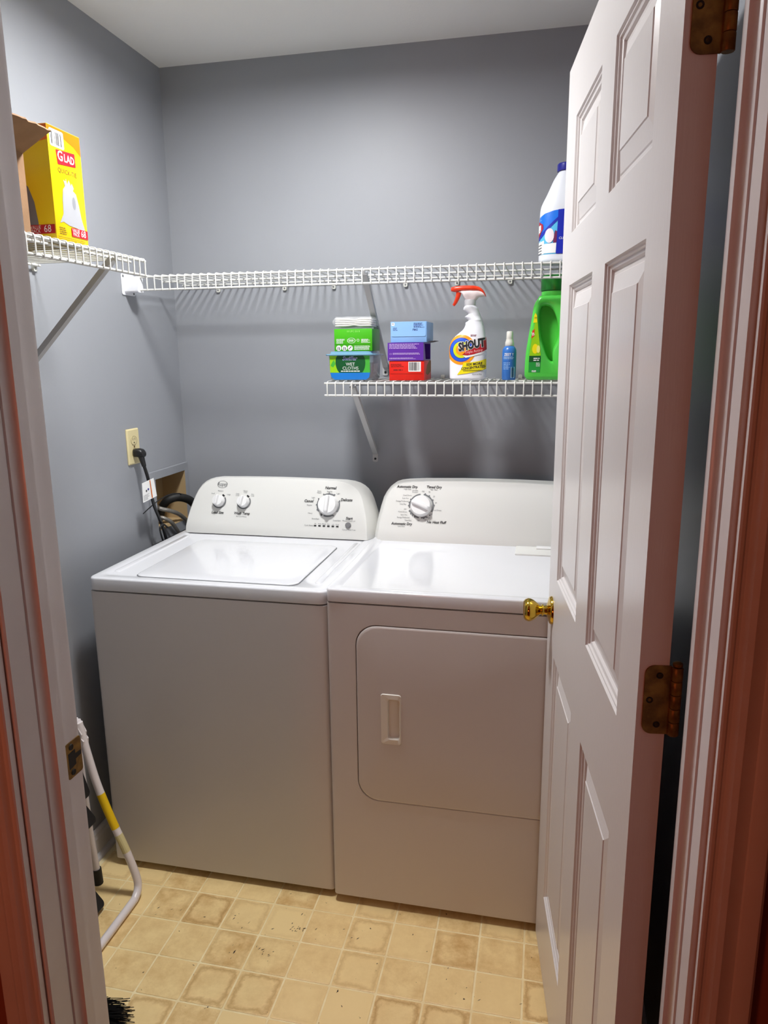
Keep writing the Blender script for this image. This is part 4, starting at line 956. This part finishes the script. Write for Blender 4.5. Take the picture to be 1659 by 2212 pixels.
Decal().lines(sx(345), sx(580), sz(1190), sz(1172), 2, 0.5, 0.15).put('small_print', mBlkPrint, st, bt.F, 0.0016); Decal().lines(sx(450), sx(570), sz(1235), sz(1215), 2, 0.5, 0.1).put('small_print', mGreyPrint, st, bt.F, 0.0010)
Decal().lines(sx(425), sx(492), sz(776), sz(752), 2, 0.6, 0.1).put('small_print', M('maroon_print2', (120, 20, 50), 0.5), st, bt.F, 0.0006)

# --- small blue pump bottle
sb = thing('pump_bottle', (1.190, -0.235, ZB), 'small slim blue spray bottle with a pale pump cap', 'bottle')
Tb = Matrix.Translation((1.1895, -0.235, 0))
bm = bmesh.new(); lathe(bm, [(0.0185, ZB), (0.0205, ZB + 0.003), (0.0208, ZB + 0.08), (0.0200, ZB + 0.088), (0.0165, ZB + 0.0945), (0.0125, ZB + 0.098)], 32, Tb); mk('bottle_body', bm, mBlueB, sb, smooth=50)
bm = bmesh.new(); lathe(bm, [(0.0122, ZB + 0.0982), (0.0128, ZB + 0.099), (0.0128, ZB + 0.109), (0.0110, ZB + 0.113), (0.0104, ZB + 0.118)], 24, Tb); pc = mk('pump_collar', bm, mPaleCap, sb, smooth=40)
bm = bmesh.new(); lathe(bm, [(0.0092, ZB + 0.118), (0.0096, ZB + 0.120), (0.0094, ZB + 0.138), (0.0075, ZB + 0.1405), (0.001, ZB + 0.141)], 24, Tb); mk('pump_head', bm, mPaleCap, pc, smooth=40)
def Fc(u, v, h): a = u / 0.0208; return Vector((1.1895 + (0.0208 + h) * math.sin(a), -0.235 - (0.0208 + h) * math.cos(a), v))
mPB = M('pale_blue_print', (170, 205, 240), 0.5)
word(sb, mWhitePrint, Fc, 'ZEST Y', 0, ZB + 0.0735, 0.0075, sx=0.9, bold=0.02); Decal().lines(-0.017, 0.017, ZB + 0.060, ZB + 0.069, 3, 0.45, 0.2).put('small_print', mPB, sb, Fc)
Decal().lines(-0.017, 0.006, ZB + 0.030, ZB + 0.052, 5, 0.3, 0.4).put('small_print', mPB, sb, Fc)
lb = Decal().rect(0.006, 0.019, ZB + 0.006, ZB + 0.038).put('barcode_label', mPB, sb, Fc, 0.0005); d = Decal()
for k in range(9): d.rect(0.0085, 0.0165, ZB + 0.009 + k * 0.003, ZB + 0.0107 + k * 0.003)
d.put('small_barcode', M('teal_print', (30, 70, 90), 0.5), lb, Fc, 0.0008)

# --- green detergent bottle with a through handle
gs = lambda c: 1.236 + (c - 1068) * 0.000255
gzz = lambda c: ZB + (1298 - c) * 0.0002425
gd = thing('detergent_bottle', (1.30, -0.215, ZB), 'big green laundry detergent bottle beside the open door', 'bottle')
outer = [(1130, 1297), (1095, 1292), (1074, 1272), (1067, 1235), (1068, 1100), (1078, 950), (1095, 820), (1112, 700), (1128, 590), (1140, 490), (1150, 430), (1172, 380), (1205, 340), (1232, 318), (1500, 318), (1545, 350), (1578, 420), (1592, 560), (1600, 760), (1606, 1000), (1606, 1235), (1600, 1272), (1578, 1292), (1540, 1297), (1330, 1297)]
hole = [(1232, 440), (1300, 432), (1360, 480), (1405, 580), (1428, 700), (1430, 790), (1405, 870), (1380, 930), (1376, 1000), (1392, 1060), (1360, 1080), (1310, 1010), (1262, 870), (1228, 740), (1214, 600), (1216, 500)]
def ray_loop(pts, cx, cy, n, smooth=3):
    """outline sampled by angle round (cx, cy), in world x/z"""
    P = [(gs(q.x), gzz(q.y)) for q in smooth_path([(a, b, 0) for a, b in pts + pts[:1]], smooth)[:-1]]; ox, oz_ = gs(cx), gzz(cy); out = []
    for k in range(n):
        a = 2 * math.pi * k / n; dx, dz2 = math.cos(a), math.sin(a); best = 0.001
        for (x0, z0), (x1, z1) in zip(P, P[1:] + P[:1]):
            ex, ez = x1 - x0, z1 - z0; den = dx * ez - dz2 * ex
            if abs(den) < 1e-12: continue
            t_ = ((x0 - ox) * ez - (z0 - oz_) * ex) / den; u_ = ((x0 - ox) * dz2 - (z0 - oz_) * dx) / den
            if t_ > 0 and -1e-6 <= u_ <= 1 + 1e-6: best = max(best, t_)
        out.append((ox + dx * best, oz_ + dz2 * best, dx, dz2))
    return out
HCX, HCY = 1312, 730
Lo = ray_loop(outer, HCX, HCY, 96); Lh = ray_loop(hole, HCX, HCY, 96)
rings = []; hb, bv = 0.050, 0.012
for L_, sgn, d_, y in ((Lh, 1, 0, 0.03), (Lh, 1, 0, -hb + bv), (Lh, 1, 0.3 * bv, -hb + 0.3 * bv), (Lh, 1, bv * 0.8, -hb), (Lo, -1, bv, -hb), (Lo, -1, 0.55 * bv, -hb + 0.12 * bv), (Lo, -1, 0.25 * bv, -hb + 0.35 * bv), (Lo, -1, 0.06 * bv, -hb + 0.65 * bv), (Lo, -1, 0, -hb + bv), (Lo, -1, 0, hb - bv), (Lo, -1, 0.3 * bv, hb - 0.3 * bv), (Lo, -1, bv, hb), (Lh, 1, bv * 0.8, hb), (Lh, 1, 0, 0.03)):
    rings.append([(x + sgn * d_ * dx, -0.215 + y, max(ZB, z + sgn * d_ * dz2)) for x, z, dx, dz2 in L_])
bm = bmesh.new(); loops(bm, rings, False, False); bmesh.ops.remove_doubles(bm, verts=bm.verts, dist=0.00001)
mk('bottle_body', bm, mGainG, gd, smooth=60)
bm = bmesh.new(); loops(bm, [[(x + 0.004 * dx, -0.215 + y, z + 0.004 * dz2) for x, z, dx, dz2 in Lh] for y in (-0.014, 0.02)]); mk('handle_recess', bm, mGainG, gd, smooth=60)
gcx = gs(1392)
bm = bmesh.new(); lathe(bm, [(0.040, gzz(320)), (0.0415, gzz(300)), (0.0405, gzz(262))], 36, Matrix.Translation((gs(1388), -0.215, 0))); mk('neck', bm, mGainG, gd, smooth=40)
bm = bmesh.new(); rings = []
for r_, z in ((0.0425, gzz(258)), (0.043, gzz(250)), (0.0425, gzz(95)), (0.040, gzz(82)), (0.001, gzz(80))):
    rings.append([(gs(1388) + r_ * (1 + (0.012 if k % 2 else 0)) * math.cos(2 * math.pi * k / 56), -0.215 + r_ * (1 + (0.012 if k % 2 else 0)) * math.sin(2 * math.pi * k / 56), z) for k in range(56)])
loops(bm, rings); mk('cap', bm, mGainCap, gd, smooth=30)
fg = FY(-0.2652)
def gpoly(pts, name, mat, h): return Decal().poly([(gs(a), gzz(b)) for a, b in pts]).put(name, mat, gd, fg, h)
gpoly([(1180, 560), (1195, 600), (1212, 760), (1232, 900), (1245, 1010), (1118, 1012), (1140, 800)], 'label_panel', mLime, 0.0003)
gpoly([(1116, 1012), (1245, 1012), (1245, 1085), (1114, 1085)], 'dark_green_panel', mDkGreen, 0.0005)
gpoly([(1114, 1085), (1245, 1085), (1240, 1205), (1112, 1205)], 'green_panel', M('label_green', (30, 150, 60), 0.4), 0.0004)
gpoly([(1158, 545), (1170, 515), (1188, 545), (1192, 625), (1150, 628)], 'yellow_tab', mYelPr, 0.0006)
gpoly([(1132, 812), (1142, 720), (1166, 700), (1164, 780)], 'red_panel', M('red_print', (226, 60, 50), 0.4), 0.0008)
word(gd, mWhitePrint, fg, 'in', gs(1151), gzz(755), 0.012, 0.0010, rot=18, bold=0.02, sx=0.6); word(gd, mBlkPrint, fg, '19', gs(1172), gzz(575), 0.006, 0.0008, sx=0.8)
Decal().disc(gs(1180), gzz(930), 0.0085, 18, 0.014).put('fruit_print', mYelPr, gd, fg, 0.0008); Decal().disc(gs(1215), gzz(935), 0.005, 14, 0.011).put('fruit_print', M('pale_yellow_print', (236, 236, 120), 0.4), gd, fg, 0.0010)
Decal().lines(gs(1165), gs(1238), gzz(1075), gzz(1030), 2, 0.5, 0.2).put('small_print', mWhitePrint, gd, fg, 0.0008); Decal().lines(gs(1195), gs(1240), gzz(1140), gzz(1090), 4, 0.4, 0.2).put('small_print', mWhitePrint, gd, fg, 0.0008); Decal().lines(gs(1150), gs(1200), gzz(1205), gzz(1180), 2, 0.6, 0.1).put('small_print', mWhitePrint, gd, fg, 0.0008)

# ================================================================== BLEACH JUG ON THE UPPER SHELF
ZT = ZU + 0.0072
bj = thing('bleach_jug', (1.335, -0.205, ZT), 'white bleach jug with a blue label and navy cap on the upper shelf', 'jug')
tab = [(ZT, 1.276, 1.394, 0.040, 2.6), (ZT + 0.006, 1.266, 1.404, 0.046, 2.8), (ZT + 0.020, 1.2645, 1.4055, 0.048, 2.8), (ZT + 0.07, 1.2645, 1.4055, 0.048, 2.8), (ZT + 0.125, 1.2645, 1.4055, 0.048, 2.7), (ZT + 0.150, 1.266, 1.404, 0.047, 2.6), (ZT + 0.165, 1.271, 1.399, 0.045, 2.5), (ZT + 0.185, 1.281, 1.389, 0.040, 2.4), (ZT + 0.205, 1.290, 1.380, 0.034, 2.3), (ZT + 0.225, 1.299, 1.371, 0.029, 2.2), (ZT + 0.240, 1.308, 1.362, 0.025, 2.1), (ZT + 0.248, 1.313, 1.357, 0.022, 2.0)]
jb = Bottle(tab, -0.205); mk('jug_body', jb.mesh(), M('jug_plastic', (230, 234, 242), 0.3), bj, smooth=55)
bm = bmesh.new(); lathe(bm, [(0.0265, ZT + 0.2485), (0.027, ZT + 0.250), (0.0268, ZT + 0.266), (0.0245, ZT + 0.269), (0.001, ZT + 0.2695)], 36, Matrix.Translation((1.335, -0.205, 0))); mk('cap', bm, mNavy, bj, smooth=35)
bm = bmesh.new(); tube(bm, smooth_path([(1.368, -0.205, ZT + 0.228), (1.398, -0.205, ZT + 0.222), (1.412, -0.205, ZT + 0.190), (1.402, -0.205, ZT + 0.150)], 5), 0.010, 12); mk('handle', bm, mWhitePl, bj, smooth=60)
jx = lambda c: 1.264 + (c - 410) * 0.0001365
jz = lambda c: ZT + (2060 - c) * 0.0001395
def jpoly(pts, name, mat, h): return Decal().poly([(jx(a), jz(b)) for a, b in pts], 0.008).put(name, mat, bj, jb.F, h)
jpoly([(412, 1180), (520, 1110), (700, 1065), (1000, 1035), (1400, 1035), (1400, 1890), (760, 1890), (412, 1890)], 'label_base', mSky, 0.0004)
jpoly([(425, 1160), (520, 1105), (700, 1062), (790, 1050), (790, 1240), (600, 1400), (412, 1600)], 'blue_panel', mBluePr, 0.0008)
jpoly([(412, 1620), (600, 1420), (790, 1240), (790, 1180), (600, 1345), (470, 1470), (412, 1560)], 'blue_stripe', mDkBlue, 0.0012)
jpoly([(786, 1048), (1000, 1035), (1400, 1035), (1400, 1890), (765, 1890)], 'dark_blue_panel', mDkBlue, 0.0014)
jpoly([(412, 1240), (490, 1310), (500, 1390), (455, 1470), (425, 1540), (412, 1550)], 'red_diamond', M('clx_red', (176, 36, 60), 0.4), 0.0016)
jpoly([(412, 1320), (455, 1310), (460, 1430), (420, 1480), (412, 1480)], 'white_chevron', mWhitePrint, 0.0020)
jpoly([(412, 1650), (520, 1620), (520, 1880), (412, 1890)], 'pale_panel', mWhitePrint, 0.0010)
jpoly([(515, 1690), (768, 1680), (760, 1870), (515, 1870)], 'white_panel', mWhitePrint, 0.0012)
Decal().disc(jx(625), jz(1535), 0.0125, 20, 0.0195, 0.006).put('jug_picture', M('picture_white', (240, 226, 232), 0.4), bj, jb.F, 0.0020)
jpoly([(700, 1680), (770, 1670), (775, 1460), (735, 1440), (712, 1560)], 'maroon_patch', M('maroon_card', (110, 30, 80), 0.4), 0.0018)
for k in range(4): jpoly([(414, 1705 + k * 55), (480, 1690 + k * 55), (480, 1712 + k * 55), (414, 1727 + k * 55)], 'grey_mark', mGreyPrint, 0.0014)
word(bj, mWhitePrint, jb.F, 'CLEANS', jx(870) + 0.008, jz(1595), 0.0062, 0.0018)

# ================================================================== OUTLET, PLUG, HOSES
ow = thing('wall_outlet', (0.001, -0.350, 1.157), 'ivory duplex outlet on the left wall with a black plug in it', 'outlet')
oy, oz = -0.350, 1.215
bm = bmesh.new(); P_ = rrect(0.070, 0.115, 0.003, 3, oy, oz)
loops(bm, [[(h, a, b) for a, b in ins(P_, d_, oy, oz)] for d_, h in ((0, 0.0006), (0, 0.003), (0.004, 0.0065))]); mk('cover_plate', bm, mIvory, ow, smooth=25)
f_ = plane_map((0.0065, 0, 0), (0, 1, 0), (0, 0, 1))
for dz in (0.0195, -0.0195):
    bm = bmesh.new(); P_ = [(oy + 0.0170 * math.cos(a), oz + dz + max(-0.0135, min(0.0135, 0.0170 * math.sin(a)))) for a in [2 * math.pi * k / 32 for k in range(32)]]
    loops(bm, [[(h, a, b) for a, b in P_] for h in (0.0060, 0.0074)]); rcpt = mk('receptacle', bm, mIvory, ow, smooth=30)
    d = Decal(); fr_ = plane_map((0.0074, 0, 0), (0, 1, 0), (0, 0, 1))
    Decal().arc(oy, oz + dz, 0.0166, 0.0178, 0, 360, 28, 0.82).put('rim_line', M('outlet_shadow', (110, 96, 60), 0.6), rcpt, fr_, 0.0002)
    for dy in (-0.006, 0.006): Decal().rect(oy + dy - 0.001, oy + dy + 0.001, oz + dz + 0.001, oz + dz + 0.009).put('slot', mDark, rcpt, fr_)
    Decal().disc(oy, oz + dz - 0.0065, 0.0026, 12).put('ground_hole', mDark, rcpt, fr_)
bm = bmesh.new(); lathe(bm, [(0.003, 0), (0.0026, 0.0012), (0.001, 0.0014)], 10, basis((0.0066, oy, oz), (0, 1, 0), (0, 0, 1), (1, 0, 0))); mk('screw', bm, mOldBrass, ow)

pc_ = thing('power_cord', (0.02, -0.35, 0.80), 'black power cord plugged into the ivory outlet with a white paper tag', 'cord')
bm = bmesh.new(); P_ = rrect(0.030, 0.026, 0.009, 4, -0.350, 1.1955)
loops(bm, [[(h, a + dy, b + dz) for a, b in ins(P_, d_, -0.350, 1.1955)] for d_, h, dy, dz in ((0.001, 0.0078, 0, 0), (0, 0.012, 0, 0), (-0.001, 0.022, 0, 0), (0, 0.034, 0, -0.002), (0.004, 0.041, 0, -0.004))]); mk('plug', bm, mBlackPl, pc_, smooth=50)
pl_ = [(0.028, -0.352, 1.190), (0.034, -0.354, 1.170), (0.040, -0.356, 1.152), (0.048, -0.352, 1.110), (0.050, -0.345, 1.060), (0.050, -0.330, 1.015), (0.050, -0.308, 0.975), (0.050, -0.285, 0.930), (0.050, -0.265, 0.870), (0.050, -0.25, 0.80)]
bm = bmesh.new(); tube(bm, smooth_path(pl_[:3], 5), 0.009, 10, rf=lambda t_: 0.0105 - 0.0035 * t_); mk('strain_relief', bm, mBlackPl, pc_, smooth=50)
bm = bmesh.new(); tube(bm, smooth_path(pl_[2:], 6), 0.0055, 10); mk('cable', bm, mBlackPl, pc_, smooth=60)
# paper tag folded round the cable
T0 = Vector((0.058, -0.352, 1.111)); 
tagq = [Vector((0.050, -0.395, 1.103)), Vector((0.060, -0.340, 1.112)), Vector((0.060, -0.327, 1.050)), Vector((0.050, -0.397, 1.040))]
bm = bmesh.new(); nrm = (tagq[1] - tagq[0]).cross(tagq[3] - tagq[0]).normalized(); nrm = nrm if nrm.x > 0 else -nrm
loops(bm, [[p + nrm * h for p in tagq] for h in (0, 0.0006)]); tg = mk('paper_tag', bm, mWhitePrint, pc_, label='white printed paper tag')
Ft2 = lambda u, v, h: (tagq[0] * (1 - u) + tagq[1] * u) * (1 - v) + (tagq[3] * (1 - u) + tagq[2] * u) * v + nrm * (0.0006 + h)
Decal().rect(0.62, 0.70, 0.02, 0.98).put('orange_stripe', M('stripe_orange', (206, 110, 40), 0.5), tg, Ft2, 0.0003); Decal().disc(0.30, 0.48, 0.05, 12, 0.06).put('tag_mark', mBlkPrint, tg, Ft2, 0.0003); Decal().disc(0.45, 0.44, 0.06, 12, 0.06).put('tag_mark', mNavy, tg, Ft2, 0.0003)
Decal().lines(0.06, 0.5, 0.64, 0.94, 5, 0.3).put('small_print', mGreyPrint, tg, Ft2, 0.0003)

# laundry outlet box let into the wall
lo_ = thing('laundry_outlet_box', (0.0, -0.13, 0.87), 'recessed laundry hose box in the left wall behind the washer', 'outlet box')
bm = bmesh.new(); oy0, oy1, oz0, oz1 = OB
ofr = [(-0.276, 0.868), (-0.0025, 0.868), (-0.0025, 1.116), (-0.276, 1.116)]; ifr = [(oy0, oz0), (oy1, oz0), (oy1, oz1), (oy0, oz1)]
loops(bm, [[(0.0008, a, b) for a, b in ofr], [(0.007, a, b) for a, b in ofr], [(0.0078, a + (0.002 if a < -0.1 else -0.002), b + (0.002 if b < 1 else -0.002)) for a, b in ofr], [(0.006, a, b) for a, b in ifr], [(0.0008, a, b) for a, b in ifr]], False, False)
mk('face_frame', bm, mWall, lo_)
jfr = [(oy0 + 0.001, oz0 + 0.001), (oy1 - 0.001, oz0 + 0.001), (oy1 - 0.001, oz1 - 0.001), (oy0 + 0.001, oz1 - 0.001)]
bm = bmesh.new(); loops(bm, [[(0.0055, a, b) for a, b in jfr], [(-0.088, a, b) for a, b in jfr]], False, True); mk('box_lining', bm, mBox, lo_)
mVal = M('valve_brass', (170, 130, 70), 0.4, metal=0.7); mVh = M('valve_handle_blue', (40, 60, 170), 0.4)
for k, (y, z) in enumerate(((-0.205, 0.985), (-0.190, 0.946))):
    bm = bmesh.new(); tube(bm, [(-0.060, y, 0.912), (-0.060, y, z), (-0.035, y - 0.004 * k, z + 0.002), (-0.012, y - 0.012 * k, z)], 0.008, 10); vv = mk('valve', bm, mVal, lo_, smooth=40)
    mk('valve_handle', B(-0.082, -0.074, y - 0.014, y + 0.016, z + 0.012, z + 0.025), mVh if k == 0 else mBlackPl, vv, bevel=0.002)
# hoses
def hose(name, label, pts, r, mat, ribs=0, grp=None):
    bm = bmesh.new(); P = smooth_path(pts, 10 if ribs else 6)
    tube(bm, P, r, 12, rf=(lambda t_: r * (1.0 + 0.10 * math.sin(t_ * ribs * 2 * math.pi))) if ribs else None)
    o = mk(name, bm, mat, None, smooth=60, label=label, cat='hose')
    if grp: o['group'] = grp
    return o
hose('drain_hose', 'thick black drain hose arching out of the recessed hose box', [(-0.050, -0.130, 0.925), (-0.030, -0.142, 0.968), (-0.002, -0.143, 0.998), (0.026, -0.118, 1.004), (0.050, -0.080, 0.985), (0.064, -0.055, 0.945), (0.070, -0.045, 0.88), (0.070, -0.045, 0.78)], 0.0150, mRubber)
hose('fill_hose', 'braided steel fill hose, upper of the two at the hose box', [(-0.012, -0.205, 0.985), (0.016, -0.228, 0.984), (0.034, -0.195, 0.970), (0.046, -0.150, 0.945), (0.052, -0.110, 0.90), (0.052, -0.095, 0.80)], 0.0075, mSteel)
hose('fill_hose', 'braided steel fill hose, lower of the two at the hose box', [(-0.012, -0.202, 0.946), (0.012, -0.222, 0.952), (0.030, -0.200, 0.935), (0.036, -0.175, 0.905), (0.040, -0.150, 0.862), (0.040, -0.140, 0.78)], 0.0070, mSteel)
o = hose('cable_tie', 'thin black cable tie looped on the drain hose', [(0.036, -0.378, 1.000), (0.040, -0.338, 1.014), (0.042, -0.282, 1.027), (0.044, -0.212, 1.033), (0.044, -0.147, 1.024), (0.040, -0.128, 1.016)], 0.0018, mBlackPl); o['category'] = 'cable tie'
hose('thin_cord', 'thin looped black cord hanging below the hose box', [(0.058, -0.270, 0.93), (0.060, -0.300, 0.948), (0.060, -0.322, 0.942), (0.060, -0.318, 0.915), (0.060, -0.300, 0.87), (0.060, -0.28, 0.80)], 0.0030, mBlackPl)['category'] = 'cord'

# ================================================================== STEP STOOL AND BROOM BEHIND THE JAMB
ss = thing('step_stool', (0.15, -1.10, 0.0), 'folded white metal step stool with black treads leaning on the left wall', 'step stool')
side = [(0.080, 0.520), (0.098, 0.425), (0.120, 0.330), (0.155, 0.225), (0.190, 0.135), (0.213, 0.062)]
pts = [(x, -0.862, z) for x, z in side] + [(0.220, -0.868, 0.030), (0.223, -0.890, 0.0135), (0.224, -0.925, 0.0115), (0.225, -1.14, 0.0115), (0.225, -1.180, 0.0135), (0.222, -1.202, 0.030)] + [(x, -1.208, z) for x, z in side[::-1]]
bm = bmesh.new(); tube(bm, smooth_path(pts, 5), 0.0110, 14); mk('front_frame', bm, mStool, ss, smooth=60)
for y in (-0.845, -1.225):
    bm = bmesh.new(); tube(bm, [(0.055, y, 0.52), (0.066, y, 0.16), (0.0765, y, 0.030)], 0.0100, 12); rl = mk('rear_leg', bm, mStool, ss, smooth=60)
    bm = bmesh.new(); tube(bm, [(0.0752, y, 0.048), (0.0775, y, 0.0005)], 0.0135, 12); mk('foot_cap', bm, mRubber, rl, smooth=40)
for nm, (xa, za), (xb, zb) in (('tread', (0.064, 0.455), (0.104, 0.315)), ('tread', (0.080, 0.285), (0.118, 0.235)), ('tread', (0.108, 0.060), (0.150, 0.008))):
    bm = bmesh.new(); P_ = rrect(0.40 if za > 0.1 else 0.36, 1.0, 0.0, 1)
    a, b = Vector((xa, 0, za)), Vector((xb, 0, zb)); nv = Vector(((b - a).z, 0, -(b - a).x)).normalized(); ln = (b - a).length
    y0_, y1_ = (-1.19, -0.880) if za > 0.1 else (-1.18, -0.925)
    loops(bm, [[a + (b - a) * ((q + ln / 2) / ln) + Vector((0, (y0_ + y1_) / 2 + p, 0)) + nv * h for p, q in ins(rrect(y1_ - y0_, ln, 0.012, 4), d_, 0, 0)] for d_, h in ((0.002, -0.007), (0, -0.004), (0, 0.004), (0.002, 0.007))])
    mk(nm, bm, mBlackPl, ss, smooth=40)
# yellow warning sticker wrapped on the side tube
bm = bmesh.new(); sp = smooth_path(pts[:6], 5); tube(bm, [p for p in sp if 0.205 < p.z < 0.322], 0.0114, 14, cap=False); stk = mk('warning_sticker', bm, M('sticker_yellow', (236, 196, 20), 0.4), ss, smooth=60, label='yellow warning sticker')
bm = bmesh.new(); tube(bm, [p for p in sp if 0.30 < p.z < 0.322] or sp[10:12], 0.0117, 14, cap=False); mk('sticker_band', bm, mBlkPrint, stk)
bm = bmesh.new(); tube(bm, [p for p in sp if 0.135 < p.z < 0.203], 0.0113, 14, cap=False); mk('small_sticker', bm, M('sticker_pale', (214, 202, 150), 0.5), ss)
# bent bracket at the top of the frame
bm = bmesh.new(); prism(bm, [(0.070, 0.525), (0.078, 0.525), (0.094, 0.490), (0.092, 0.478), (0.098, 0.470), (0.096, 0.455), (0.088, 0.455), (0.088, 0.476), (0.084, 0.490)], lambda a, b: (a, -0.8745, b), lambda a, b: (a, -0.8495, b)); mk('bracket', bm, mStool, ss)

br = thing('broom', (0.25, -1.32, 0.0), 'broom head with black bristles on the floor behind the left jamb', 'broom')
mk('broom_block', B(0.150, 0.300, -1.42, -1.25, 0.012, 0.050), mBlackPl, br, bevel=0.008)
bm = bmesh.new(); tube(bm, [(0.16, -1.38, 0.045), (0.03, -1.50, 1.25)], 0.011, 12); mk('broom_handle', bm, mBlackPl, br, smooth=60)
bm = bmesh.new(); rnd = random.Random(3)
for k in range(1500):
    a = Vector((rnd.uniform(0.24, 0.30), rnd.uniform(-1.40, -1.245), rnd.uniform(0.012, 0.048)))
    L_ = rnd.uniform(0.085, 0.135); dirv = Vector((1.0, rnd.uniform(-0.10, 0.42), rnd.uniform(-0.25, 0.02))).normalized()
    if rnd.random() < 0.06: dirv = (dirv + Vector((0, rnd.uniform(-0.3, 0.5), rnd.uniform(0, 0.25)))).normalized()
    e = a + dirv * L_; e.z = max(e.z, 0.002); m_ = (a + e) / 2 + Vector((0, 0, rnd.uniform(0, 0.006)))
    tube(bm, [a, m_, e], 0.0009, 3)
mk('bristles', bm, mBristle, br, kind='stuff')

# dark scuffs on the vinyl
d = Decal(); rs = random.Random(11)
for cx, cy, n, sp_r in ((0.707, -0.895, 16, 0.016), (0.636, -0.985, 9, 0.012), (0.560, -1.005, 5, 0.012), (0.545, -0.885, 5, 0.016), (0.636, -0.905, 1, 0.001), (0.825, -0.868, 1, 0.001), (0.861, -1.057, 2, 0.003), (1.292, -1.004, 1, 0.002), (0.578, -1.159, 2, 0.006), (0.95, -0.93, 3, 0.05), (1.15, -0.95, 3, 0.05), (0.35, -0.9, 4, 0.06)):
    for k in range(n):
        x, y = cx + rs.gauss(0, sp_r), cy + rs.gauss(0, sp_r); L_, w_ = rs.uniform(0.002, 0.006), rs.uniform(0.0006, 0.0014); a = rs.uniform(0.5, 1.6) if n > 1 else 0.6
        ca, sa = math.cos(a), math.sin(a)
        d.poly([(x - L_ * ca, y - L_ * sa), (x + w_ * sa, y - w_ * ca), (x + L_ * ca, y + L_ * sa), (x - w_ * sa, y + w_ * ca)])
d.put('small_scuffs', M('scuff', (52, 42, 34), 0.6), fl, plane_map((0, 0, 0), (1, 0, 0), (0, 1, 0)), 0.0003)
